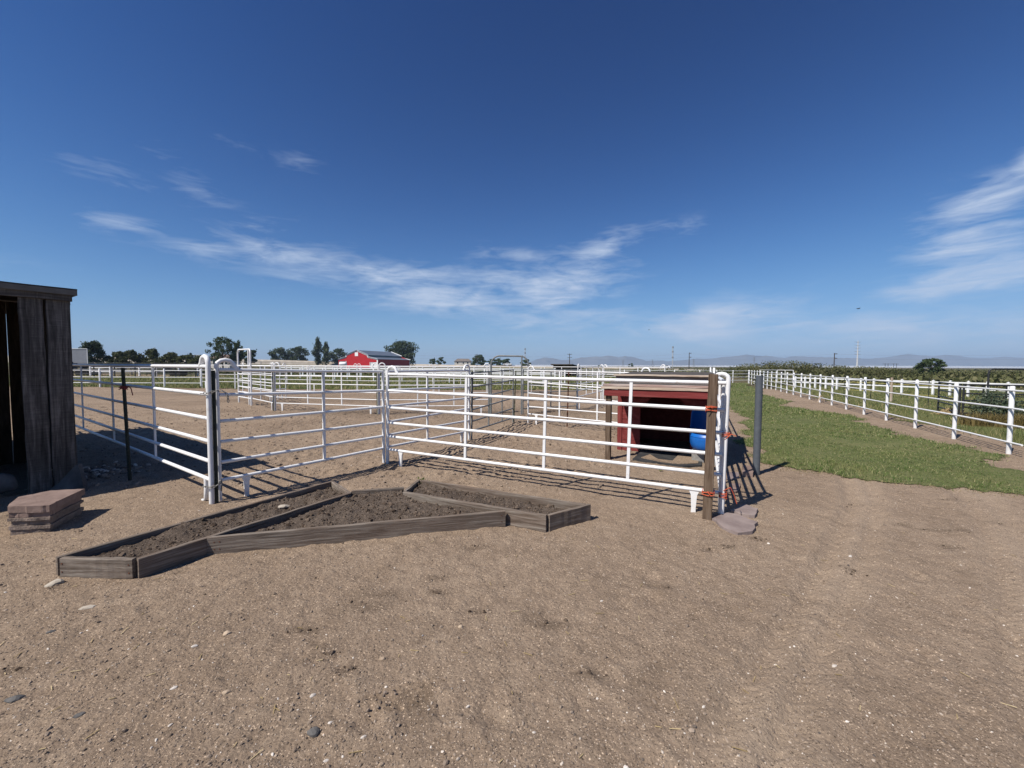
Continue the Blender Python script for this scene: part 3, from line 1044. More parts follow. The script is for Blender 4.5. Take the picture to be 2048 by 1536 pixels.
def scatter(poly, n, rng=RNG, near=None, rag=0.3, seed=0):
    P = np.array([(p[0], p[1]) for p in poly])
    x0, y0 = P.min(0); x1, y1 = P.max(0)
    xs = rng.uniform(x0, x1, n); ys = rng.uniform(y0, y1, n)
    wx = xs + rag * fbm(xs * 1.3, ys * 1.3, seed + 5, 5, 0.62) + rng.normal(0, 0.05, n); wy = ys + rag * fbm(xs * 1.3 + 40, ys * 1.3, seed + 6, 5, 0.62) + rng.normal(0, 0.05, n)
    keep = in_poly(wx, wy, P)
    if near is not None:
        keep &= rng.uniform(0, 1, n) < near(xs, ys)
    return xs[keep], ys[keep]


grid_patch('lawn', LAWN, 0.06, 0.010, 0.006, 'lawn', 91, 0.42)
# grass of the lawn: dense close by, coarser with distance
gx, gy = scatter(LAWN, 900000, near=lambda x, y: np.clip((8.5 / np.maximum(y, 6.0)) ** 2.2, 0.004, 1.0), seed=91, rag=0.42)
bare = fbm(gx * 0.9, gy * 0.9, 131, 3)
kp = (RNG.uniform(-0.45, 0.35, len(gx)) > bare - 0.12)
gx, gy = gx[kp][:170000], gy[kp][:170000]
hh = (0.030 + 0.038 * np.clip(fbm(gx * 0.7, gy * 0.7, 151, 3) + 0.35, 0, 1)) * (1 + np.clip((gy - 8) / 30, 0, 0.5))
hh = hh * (0.7 + 1.1 * np.clip(fbm(gx * 5.0, gy * 5.0, 171, 3) + 0.2, 0, 1))
wd = 0.0038 * np.clip(gy / 6.5, 1, 4.5)
bv, bf = blade_arrays(np.stack([gx, gy, ground_height(gx, gy) + 0.006], 1), hh, wd, lean=1.3)
kind(np_obj('lawn_grass', bv, bf, 'blades'), 'stuff')['label'] = 'short mown green lawn grass with straw coloured patches'

# dry straw-coloured fringe along the near edge of the lawn and loose tufts outside it
ep = [LAWN[i] for i in range(0, 9)]
fx0, fy0 = [], []
for p, q in zip(ep[:-1], ep[1:]):
    k = int((q - p).length * 150)
    t = RNG.uniform(0, 1, k)
    fx0.append(p.x + (q.x - p.x) * t + RNG.normal(0, 0.10, k)); fy0.append(p.y + (q.y - p.y) * t + RNG.normal(0.02, 0.10, k))
fx0, fy0 = np.concatenate(fx0), np.concatenate(fy0)
bv, bf = blade_arrays(np.stack([fx0, fy0, ground_height(fx0, fy0)], 1), RNG.uniform(0.015, 0.04, len(fx0)), 0.0035, lean=2.5)
kind(np_obj('dry_grass', bv, bf, 'dry_grass'), 'stuff')['label'] = 'dry straw coloured grass along the edge of the lawn'

# pasture beyond the right-hand pipe fence
fl = Vector((Fdir.y, -Fdir.x, 0))
PA = FENCE0 + fl * 0.50 - Fdir * 6
PAST = [PA, PA + fl * 22, FENCE0 + Fdir * 34 + fl * 16, FENCE0 + Fdir * 34 + fl * 0.7]
grid_patch('pasture', PAST, 0.2, 0.010, 0.012, 'pasture', 33, 0.7)
px_, py_ = scatter(PAST, 420000, near=lambda x, y: np.clip((10.0 / np.maximum(y, 7.0)) ** 1.7, 0.02, 1.0) * (x / np.maximum(y, 0.1) < 1.5), seed=33, rag=0.7)
bare = fbm(px_ * 0.45, py_ * 0.45, 231, 3)
kp = RNG.uniform(-0.45, 0.4, len(px_)) > bare - 0.14
px_, py_ = px_[kp][:110000], py_[kp][:110000]
hh = 0.06 + 0.12 * np.clip(fbm(px_ * 0.5, py_ * 0.5, 251, 3) + 0.4, 0, 1)
bv, bf = blade_arrays(np.stack([px_, py_, ground_height(px_, py_)], 1), hh, 0.0045 * np.clip(py_ / 8.0, 1, 4), lean=1.0)
kind(np_obj('pasture_grass', bv, bf, 'blades_long'), 'stuff')['label'] = 'longer patchy green and yellow grass beyond the pipe fence'

# green field behind the pens
FIELD = [Vector(p + (0,)) for p in [(-70, 26.5), (-30, 27.0), (-16, 25.5), (-4, 25.5), (6, 26.0), (13, 28), (20.5, 38.5), (14, 62), (-10, 66), (-30, 60), (-60, 52), (-90, 50), (-90, 28)]]
grid_patch('field', FIELD, 0.5, 0.02, 0.03, 'pasture', 57, 1.0)
fx_, fy_ = scatter(FIELD, 150000, near=lambda x, y: np.clip((28.0 / y) ** 2, 0.05, 1.0), seed=57, rag=1.0)
fx_, fy_ = fx_[:60000], fy_[:60000]
bv, bf = blade_arrays(np.stack([fx_, fy_, np.full(len(fx_), 0.02)], 1), 0.12 + 0.14 * np.clip(fbm(fx_ * 0.3, fy_ * 0.3, 351, 3) + 0.4, 0, 1), 0.02 * fy_ / 30, lean=1.0)
kind(np_obj('field_grass', bv, bf, 'blades_long'), 'stuff')['label'] = 'green field grass behind the white pens'
# pale bare strip of track on the left behind the field
grid_patch('track', [at(60, 46), at(300, 47), at(420, 46), at(470, 52), at(300, 58), at(60, 62)], 0.6, 0.065, 0.03, 'dirt', 77, 1.2)


# far plain: one sheet to the horizon, rising a little into a pale flat before the mountains
def make_terrain():
    ys = np.concatenate([np.array([-400, -50, -6, 10, 25, 29]), np.geomspace(31, 7400, 60)])
    ang = np.linspace(-1.6, 1.6, 70)
    sx = np.concatenate([ang])
    V_, nx, ny = [], len(sx), len(ys)
    for y in ys:
        for a in sx:
            x = a * max(abs(y), 60) if y > 0 else a * 400
            z = -0.10
            if y > 60:
                z += 0.25 * float(fbm(np.array([x * 0.01]), np.array([y * 0.01]), 5, 2)[0])
            V_.append((x, y, z))
    i = (np.arange(ny - 1)[:, None] * nx + np.arange(nx - 1)[None]).ravel()
    Ff = np.stack([i, i + 1, i + 1 + nx, i + nx], 1)
    kind(np_obj('terrain', np.array(V_), Ff, 'terrain', smooth=True), 'structure')


make_terrain()

RIDGE = [(900, 733), (985, 731), (1040, 729), (1064, 723), (1075, 717.8), (1090, 715), (1107, 716.4), (1125, 720), (1146, 718.6), (1163, 715), (1181, 714), (1202, 713.4),
         (1217, 711), (1236, 714.6), (1250, 712), (1274, 716), (1291, 721.5), (1320, 720.5), (1335, 722.5), (1356, 721), (1370, 720), (1385, 717),
         (1422, 717.8), (1444, 714), (1480, 711), (1491, 709.3), (1516, 712), (1534, 711.7), (1569, 715.6), (1581, 712.7), (1608, 712.7), (1666, 715),
         (1680, 716), (1740, 717.5), (1785, 713), (1815, 707.7), (1845, 711), (1868, 712.6), (1890, 709.5), (1920, 711.8), (1944, 715.6), (1975, 716),
         (2011, 713), (2048, 716), (2120, 713), (2250, 716), (2400, 712), (2600, 717), (2800, 722)]


def make_mountains():
    D = 6000.0
    rows = [(-0.55, 0.0), (-0.40, 0.16), (-0.25, 0.42), (-0.12, 0.72), (0.0, 1.0), (0.15, 0.7), (0.4, 0.0)]
    xs = np.arange(900, 2800, 3.0)
    rp = np.array(RIDGE)
    yy = np.interp(xs, rp[:, 0], rp[:, 1])
    V_ = []
    for (dz, fr) in rows:
        for x, y in zip(xs, yy):
            p = at(x, D)
            top = max(up(p, y - 0.6 * float(vnoise(np.array([x * 0.16]), np.array([0.3]), 9)[0]) * 2.0), 6.0)
            rough = float(fbm(np.array([x * 0.035]), np.array([dz * 6.0]), 21, 4)[0])
            yy_ = D + dz * 900 + rough * 160
            k = yy_ / D
            z = top * fr * (1 + (0.55 * rough if 0 < fr < 1 else 0.0)) if fr > 0 else -2.0
            V_.append((p.x * k, yy_, max(z, -2.0)))
    nx, ny = len(xs), len(rows)
    i = (np.arange(ny - 1)[:, None] * nx + np.arange(nx - 1)[None]).ravel()
    Ff = np.stack([i, i + 1, i + 1 + nx, i + nx], 1)
    kind(np_obj('mountain', np.array(V_), Ff, 'mount', smooth=True), 'structure')
    # pale dry flat lifting towards the mountains
    V_ = []
    xs2 = np.arange(1030, 2800, 20.0)
    for (D2, z) in ((3300, -0.4), (3600, 1.0), (5200, 21.0), (5600, 24.0), (5700, -3.0)):
        for x in xs2:
            p = at(x, D2)
            V_.append((p.x, D2, z * (0.55 + 0.45 * min(1, max(0, (x - 1300) / 500))) if z > 0 else z))
    nx, ny = len(xs2), 5
    i = (np.arange(ny - 1)[:, None] * nx + np.arange(nx - 1)[None]).ravel()
    kind(np_obj('dry_lake_flat', np.array(V_), np.stack([i, i + 1, i + 1 + nx, i + nx], 1), 'flat', smooth=True), 'structure')


make_mountains()

# raised highway that crosses the plain behind the barn
ROAD = [(-100, 255, 6.5), (160, 255, 6.0), (460, 260, 5.0), (675, 280, 3.7), (818, 290, 2.5), (939, 290, 1.8), (1219, 240, 0.75), (1480, 150, 0.40), (1620, 120, 0.25)]


def make_road():
    pts = catmull([at(a, b, c) for a, b, c in ROAD], 5)
    n = len(pts)
    prof = [(-13, -1, None), (-8.0, 0.35, None), (-7.0, 0.80, None), (-5.6, 1.0, None), (5.6, 1.0, None), (13, -1, None)]
    for name, ids, mat in (('road_embankment', (0, 1), 'verge'), ('road_shoulder', (1, 2, 3), 'road_side'), ('road', (3, 4), 'asphalt'), ('road_far_bank', (4, 5), 'verge')):
        V_ = []
        for i, p in enumerate(pts):
            t = (pts[min(i + 1, n - 1)] - pts[max(i - 1, 0)]); t.z = 0; t.normalize()
            s = Vector((-t.y, t.x, 0))
            for k in ids:
                o, zf, _ = prof[k]
                z = -0.4 if zf < 0 else p.z * zf
                q = p + s * (o if abs(o) < 8.5 else o * (0.75 + 0.12 * p.z))
                V_.append((q.x, q.y, z))
        m = len(ids)
        i = (np.arange(n - 1)[:, None] * m + np.arange(m - 1)[None]).ravel()
        kind(np_obj(name, np.array(V_), np.stack([i, i + 1, i + 1 + m, i + m], 1), mat), 'structure')


make_road()

# ------------------------------------------------------------------ corral panels
HS = [0.27, 0.475, 0.70, 0.95, 1.215, 1.52]      # six rails, closer together near the ground


def panel(label, p0, p1, h0=None, h1=None, ups=(0.5,), mat='white', arch=(True, True), legs=(True, True), r=0.021,
          group=None, shear=0.0, ns=8, name='corral_panel', post_r=None, inset=0.02, jleg=None, archR=(0.085, 0.085)):
    p0, p1 = V3(p0, 0), V3(p1, 0)
    h0 = h0 or HS
    h1 = h1 or h0
    d = (p1 - p0)
    ln = d.length
    d.normalize()
    pr = post_r or r * 1.1
    root = thing(name, label, 'fence panel', (p0.x, p0.y, 0), group)

    def at_(s, z, off=0.0):
        return p0 + d * (s + shear * z) + Vector((0, 0, z)) + Vector((-d.y, d.x, 0)) * off

    for a, b in zip(h0, h1):
        e = inset
        q0, q1 = at_(e, a), at_(ln - e, b)
        mid = (q0 + q1) / 2 + Vector((0, 0, random.uniform(-0.004, 0.002)))
        MB().tube([q0, mid, q1], r, ns).build('rail', mat, root)
    for s0, hh, ar, sg, R in ((0.0, h0, arch[0], 1, archR[0]), (ln, h1, arch[1], -1, archR[1])):
        top = hh[-1]
        if ar:
            pts = [at_(s0, -0.03), at_(s0, 0.5), at_(s0, top - 0.02)]
            for k in range(7):
                an = math.pi - math.pi * k / 6
                pts.append(at_(s0 + sg * (R + R * math.cos(an)), top + 0.045 + R * 0.78 * math.sin(an)))
            pts.append(at_(s0 + sg * (2 * R + 0.035), top + 0.004))
        else:
            pts = [at_(s0, -0.03), at_(s0, top * 0.5), at_(s0, top + 0.02)]
        MB().tube(pts, pr, ns).build('end_post', mat, root)
    for t in ups:
        s = t * ln
        ha = [a + (b - a) * t for a, b in zip(h0, h1)]
        # flat bar welded to the rails
        mb = MB()
        mb.box((at_(s, ha[0]) + at_(s, ha[-1])) / 2, d * 0.017, Vector((-d.y, d.x, 0)) * 0.011, (at_(s, ha[-1]) - at_(s, ha[0])) / 2)
        mb.build('upright', mat, root)
    for s0, hh, lg, sg in ((0.0, h0, legs[0], 1), (ln, h1, legs[1], -1)):
        if not lg:
            continue
        s = s0 + sg * 0.27
        b = hh[0]
        mb = MB()
        vs, w = [], [0.050, 0.030, 0.022, 0.026]
        zz = [b - 0.01, b - 0.06, 0.03, -0.03]
        for z, ww in zip(zz, w):
            for a_, c_ in ((-ww, -0.012), (ww, -0.012), (ww, 0.012), (-ww, 0.012)):
                vs.append(at_(s + a_, z, c_))
        fs = [(0, 1, 2, 3), (15, 14, 13, 12)]
        for i in range(3):
            for k in range(4):
                k2 = (k + 1) % 4
                fs.append((i * 4 + k, (i + 1) * 4 + k, (i + 1) * 4 + k2, i * 4 + k2))
        mb.add(vs, fs)
        mb.build('leg', mat, root)
    if jleg is not None:
        s = jleg
        pts = [at_(s, h0[0] * 1.0), at_(s, 0.16), at_(s + 0.02, 0.04), at_(s + 0.07, 0.006), at_(s + 0.13, 0.0)]
        MB().tube(pts, [0.024, 0.024, 0.022, 0.018, 0.015], 8).build('foot_loop', mat, root)
    return root


GNEAR = 'white pipe panels of the near pen'
hL = [up(L0, y) for y in (960, 923, 883, 837.5, 788.5, 733)]
panel('white six rail pipe panel between the old shed and the chained corner post', L0, L0 + Ldir * 8.2, hL, hL, (0.228, 0.484, 0.757), arch=(True, False), legs=(False, False), group=GNEAR, r=0.0215, post_r=0.026, jleg=0.14)
hA0 = [up(A0, y) for y in (961, 925, 884, 843, 790, 739.7)]
hC = [up(CORNER, y) for y in (895.5, 871.6, 845, 813.5, 780.7, 743)]
panel('short white pipe panel running back from the chained corner beside the left planting bed', A0, CORNER - Vector((0.02, 0.02, 0)), hA0, hC, (0.565,), arch=(True, False), legs=(True, False), group=GNEAR, r=0.020, shear=0.0, post_r=0.023)
panel('white pipe panel behind the long front panel leading back to the grey gate', CORNER + Vector((0.02, 0.06, 0)), A2, hC, [up(A2, y) for y in (862, 841, 817, 796, 774, 741)], (0.42,), arch=(False, True), legs=(False, True), group=GNEAR, r=0.020)
hB0 = [up(CORNER, y) for y in (898, 872, 845, 814.7, 780.7, 748)]
hB1 = [up(B1, y) for y in (986, 950, 909.5, 866, 820, 766)]
panel('longest white pipe panel, in front of the red hut, tied to the wooden post', CORNER + Bdir * 0.035, B1, hB0, hB1, (0.31, 0.565, 0.79), arch=(True, True), legs=(True, True), group=GNEAR, r=0.0205, shear=0.02, archR=(0.085, 0.062), post_r=0.023)
Edir = Vector((3.75, 8.05, 0)).normalized()
HE = [h * 0.92 for h in HS]
panel('white pipe panel seen end-on beside the wooden post', E0, E0 + Edir * 4.3, HE, HE, (0.25, 0.5, 0.75), group=GNEAR, r=0.020, post_r=0.021, arch=(False, True))
panel('second end-on white pipe panel, further back along the lawn beside the red hut', E0 + Edir * 4.36, E0 + Edir * 8.7, HE, HE, (0.25, 0.5, 0.75), group=GNEAR, r=0.020)

GMID = 'white pipe panels of the round pen'
R0, R1, R2, R3 = G(499, 809), G(549, 821.5), G(757, 829), G(979, 827.5)
HM = [0.26, 0.46, 0.68, 0.92, 1.18, 1.50]
panel('white round pen panel stepping forward from the tall bowed gate at left', R0, R1, HM, HM, (0.5,), group=GMID, ns=6, r=0.0175)
panel('white round pen panel between the dark T-post and the olive T-post', R1 + Vector((0.04, 0, 0)), R2, HM, HM, (0.33, 0.66), group=GMID, ns=6, r=0.0175)
panel('white round pen panel from the olive T-post to the grey bowed gate', R2 + Vector((0.04, 0, 0)), R3, HM, HM, (0.34, 0.67), group=GMID, ns=6, r=0.0175)
W0, W1 = G(1056, 847.6), at(1300, 8.9)
panel('white pipe panel running behind the red hut from the grey bowed gate', W0, W1, [up(W0, y) for y in (827.6, 813, 786, 764, 741)], [0.25, 0.46, 0.72, 1.0, 1.40], (0.3, 0.62), group=GNEAR, ns=6, r=0.0175)
X0, X1 = G(1155, 820), G(1204, 802)
panel('white pipe panel leading away left of the red hut to the double post', X0, X1, HM[1:], HM[1:], (0.3, 0.55, 0.8), group=GMID, ns=6, r=0.0175, arch=(True, False))
panel('distant white pipe panel meeting the double post left of the hut', G(1058, 786), G(1205, 801), HM[1:], HM[1:], (0.25, 0.5, 0.75), group=GMID, ns=6, r=0.0175, legs=(False, False))
panel('white pipe panel going back behind the hut from the double post', G(1207, 801), at(1330, 15.5), HM[1:], HM[1:], (0.3, 0.6), group=GMID, ns=6, r=0.0175, legs=(False, False))
# far side of the round pen
GF = 'white pipe panels on the far side of the round pen'
far = [at(403, 26.2), at(470, 25.6), at(530, 24.6), at(620, 23.6), at(715, 22.6), at(800, 22.4), at(868, 22.8), at(975, 23.6), at(1065, 24.2)]
fl_ = ['far left white panel of the round pen beside the chained post', 'white far panel seen behind the tall white bowed gate', 'far white panel just right of the bowed gate',
       'far white panel below the dark tree clump', 'far white panel below the tall poplar trees', 'far white panel below the red barn', 'far white panel right of the red barn',
       'far white panel seen through the grey bowed gate']
for i in range(8):
    panel(fl_[i], far[i], far[i + 1] - (far[i + 1] - far[i]).normalized() * 0.06, HM[1:], HM[1:], (0.5,), group=GF, ns=6, r=0.0165, legs=(i % 3 == 0, False), arch=(i in (0, 4, 6), i in (3, 5)))
panel('small white panel of the alley behind the tall white bowed gate', G(486, 794), G(545, 806), HM, HM, (0.33, 0.66), group=GMID, ns=6, r=0.0175)
panel('white alley panel ending at the post right of the bowed gate', G(548, 800), G(572, 797), HM, HM, (0.5,), group=GMID, ns=6, r=0.0175)

GG = 'grey pipe panels'
g0, g1 = G(943, 881), G(1026, 846)
panel('grey pipe gate panel between the white panel end and olive T-post', g0, g1, [up(g0, y) for y in (862, 843, 820, 799, 774, 746)], [0.14, 0.40, 0.68, 0.92, 1.16, 1.44], (0.35, 0.68), mat='galv', arch=(False, False), legs=(False, False), group=GG, r=0.017, ns=6)
panel('grey pipe panel stretching right from the tall grey bowed gate', G(1046, 827), G(1153, 820.5), [0.16, 0.42, 0.68, 0.94, 1.42], None, (0.5,), mat='galv', arch=(False, False), legs=(False, False), group=GG, r=0.019, ns=6)


def bow_gate(label, a, b, top, mat, r, inner=None, rails=(), R=0.28):
    a, b = V3(a, 0), V3(b, 0)
    d = (b - a); ln = d.length; d.normalize()
    root = thing('bow_gate', label, 'gate', a)
    pts = [a + Vector((0, 0, -0.03)), a + Vector((0, 0, top - R))]
    for k in range(1, 6):
        an = math.pi / 2 * k / 5
        pts.append(a + d * (R - R * math.cos(an)) + Vector((0, 0, top - R + R * math.sin(an))))
    for k in range(1, 6):
        an = math.pi / 2 * k / 5
        pts.append(b - d * (R - R * math.sin(an)) + Vector((0, 0, top - R + R * math.cos(an))))
    pts.append(b + Vector((0, 0, -0.03)))
    MB().tube(pts, r, 8).build('bow_frame', mat, root)
    if inner:
        p = a + d * ln * inner
        MB().tube([p + Vector((0, 0, -0.02)), p + Vector((0, 0, top - 0.02))], r * 0.95, 8).build('inner_post', mat, root)
    for z in rails:
        MB().tube([a + Vector((0, 0, z)), b + Vector((0, 0, z))], r * 0.8, 6).build('rail', mat, root)
    return root


ga = G(982, 828)
bow_gate('tall grey bowed walk-through gate frame in the middle of the pens', ga, at(1057, ga.y - 0.15), up(ga, 711.5), 'galv', 0.026, 0.82, ())
wa = G(478, 806)
bow_gate('tall white bowed gate standing above the round pen panels at left', wa, G(503, 811), up(wa, 699.5), 'white', 0.030, 0.85, HM, R=0.16)
wa2 = at(487, wa.y + 0.6)


def t_post(label, p, h, mat, lean=(0, 0), group='steel T-posts'):
    p = V3(p, 0)
    root = thing('steel_post', label, 'post', p, group)
    top = p + Vector((lean[0], lean[1], h))
    mb = MB()
    mb.bar(p - ZV * 0.05, top, 0.032, 0.005, Vector((0, 1, 0)))
    mb.build('flange', mat, root)
    mb = MB()
    mb.bar(p - ZV * 0.05 + Vector((0, 0.018, 0)), top + Vector((0, 0.018, 0)), 0.006, 0.03, Vector((0, 1, 0)))
    mb.build('stem', mat, root)
    k = 0
    sm = MB()
    n = int(h / 0.075)
    for i in range(2, n):
        t = i / n
        q = p.lerp(top, t)
        sm.box(q + Vector((0, -0.006, 0)), Vector((0.007, 0, 0)), Vector((0, 0.006, 0)), Vector((0, 0, 0.009)))
    kind(sm.build('studs', mat, root), 'stuff')
    return root


tp = G(433, 1008)
t_post('black steel T-post standing at the chained corner of two white panels', tp, up(tp, 741), 'tpost')
tq = G(259, 962)
t_post('leaning dark steel T-post tied with red twine beside the shed shadow', tq, up(tq, 735.5), 'tpost', lean=(-0.06, 0.02))
t_post('dark steel T-post at the joint of two round pen panels near the white bowed gate', R1 + Vector((0.0, -0.06, 0)), 1.36, 'tpost')
t_post('olive steel T-post between two round pen panels below the barn', R2 + Vector((-0.02, -0.06, 0)), 1.36, 'tpost_olive')
t_post('olive steel T-post at the foot of the grey bowed gate', R3 + Vector((0.02, -0.06, 0)), 1.36, 'tpost_olive')
t_post('olive steel T-post with rusty top at the end of the grey gate panel', g1 + Vector((0.02, -0.04, 0)), up(g1, 743), 'tpost_olive', lean=(0.05, 0.02))
rp_ = G(1134, 855)
t_post('rusty brown steel T-post standing in the pen left of the hut', rp_, up(rp_, 740), 'rust', lean=(0.03, 0.0))
t_post('dark steel T-post beside the white panel end at the grey gate', A2 + Vector((0.05, 0.03, 0)), 1.42, 'tpost_olive', lean=(0.02, 0.0))


# chains that hold the corner together
def chain(label, pts, link=0.038):
    pts = catmull([Vector(p) for p in pts], 8)
    root = thing('chain', label, 'chain', pts[0])
    acc, last, i, k = 0.0, pts[0], 1, 0
    lk = MB()
    ring = [Vector((0.019 * math.cos(a) * 1.25, 0.0105 * math.sin(a), 0)) for a in [2 * math.pi * j / 8 for j in range(9)]]
    lk.tube(ring, 0.0042, 5, cap=False)
    me = lk.mesh('link', 'chain')
    while i < len(pts):
        seg = pts[i] - last
        if seg.length >= link:
            q = last + seg.normalized() * link
            o = inst('link', me, root, (last + q) / 2)
            dirv = (q - last).normalized()
            rot = dirv.to_track_quat('X', 'Z')
            o.rotation_mode = 'QUATERNION'
            o.rotation_quaternion = rot @ Quaternion((1, 0, 0), math.pi / 2 * (k % 2))
            last = q; k += 1
        else:
            i += 1
    return root


cA = Vector((tp.x, tp.y, up(tp, 786)))
chain('steel chain looped round the corner post high up, tail hanging', [cA + Vector((-0.10, -0.05, 0)), cA + Vector((0.0, -0.07, 0.005)), cA + Vector((0.08, -0.04, 0.03)), cA + Vector((0.13, -0.02, 0.02)), cA + Vector((0.17, -0.02, -0.02)), cA + Vector((0.175, -0.02, -0.12))])
cB = Vector((tp.x, tp.y, up(tp, 970)))
chain('steel chain looped round the corner post near the ground', [cB + Vector((-0.11, -0.05, 0.0)), cB + Vector((0.0, -0.07, -0.005)), cB + Vector((0.06, -0.03, 0.02)), cB + Vector((0.07, -0.01, 0.07)), cB + Vector((0.075, -0.02, -0.02)), cB + Vector((0.07, -0.02, -0.07))])


def twine(label, c, ax, ay, turns, rise, tails, mat, r=0.0042):
    """Baling twine wound round something: half sizes ax, ay as vectors."""
    c = Vector(c)
    pts = []
    n = turns * 8
    for i in range(n + 1):
        a = 2 * math.pi * i / 8
        s_, c_ = math.sin(a), math.cos(a)
        m = max(abs(s_), abs(c_))
        pts.append(c + ax * (c_ / m) + ay * (s_ / m) + Vector((0, 0, rise * (i / n - 0.5) + random.uniform(-0.012, 0.012))))
    p = pts[-1]
    for t in tails:
        p = p + Vector(t)
        pts.append(p)
    o = MB().tube(pts, r, 5).build('baling_twine', mat, None, origin=(c.x, c.y, c.z))
    return tag(o, label, 'twine')


# ------------------------------------------------------------------ wooden post, grey pole
wp = G(1414, 1037)
wtop = G(1423, 760)  # direction only
WH = up(wp, 748)
post = board('timber_post', wp + Vector((0, 0, -0.06)), wp + Vector((0.028, 0.0, WH)), 0.088, 0.088, 'post_wood', None, upd=(Bdir.cross(ZV)).normalized(), seg=10, wob=0.003, cham=0.006)
tag(post, 'weathered square wooden post at the end of the long front panel', 'post')
bd, bn = Bdir, Vector((-Bdir.y, Bdir.x, 0))
zt = up(wp, 818); zb = up(wp, 985)
twine('orange twine wound round the top of the wooden post', wp + Vector((0.015, 0, zt)), bd * 0.05, bn * 0.052, 4, 0.06, [(-0.06, -0.03, -0.01), (-0.05, -0.02, 0.02), (-0.03, 0, -0.02)], 'twine_orange')
twine('orange twine tying the wooden post to the lowest rail', wp + Vector((0.005, 0, zb)), bd * 0.055, bn * 0.055, 3, 0.05, [(-0.05, -0.03, -0.01), (-0.04, -0.01, 0.01), (0.03, -0.02, -0.04)], 'twine_orange')
twine('orange twine knotted on the end post of the front panel halfway up', B1 + Bdir * 0.02 + Vector((0, 0, up(B1, 868))), bd * 0.034, bn * 0.034, 4, 0.045, [(-0.03, -0.03, -0.03), (-0.04, -0.01, -0.03), (0.06, -0.01, 0.06), (0.05, 0, -0.02)], 'twine_orange')
twine('orange twine knotted on the end post of the front panel near its foot', B1 + Bdir * 0.006 + Vector((0, 0, up(B1, 990))), bd * 0.036, bn * 0.036, 4, 0.07, [(-0.05, -0.03, 0.02), (0.06, -0.02, 0.04), (0.04, 0, -0.08), (0.03, 0, -0.09)], 'twine_orange')
twine('faded red twine tied to the leaning T-post by the shed', tq + Vector((-0.035, 0, up(tq, 776))), Vector((0.03, 0, 0)), Vector((0, 0.03, 0)), 3, 0.03, [(0.06, -0.02, 0.0), (0.03, 0, -0.03), (0.02, 0, -0.09)], 'twine_red', 0.006)

gp = G(1512, 949)
root = thing('pole', 'smooth dark grey steel pole standing at the corner of the lawn', 'pole', gp)
gtop = up(gp, 752)
MB().tube([gp + ZV * -0.05, gp + Vector((0.004, 0, gtop * 0.5)), gp + Vector((0.006, 0, gtop))], 0.047, 20).build('pipe', 'pole_grey', root)
MB().tube([gp + Vector((0.006, 0, gtop + 0.0005)), gp + Vector((0.006, 0, gtop + 0.006))], 0.0485, 20).build('cap', 'pole_grey', root)


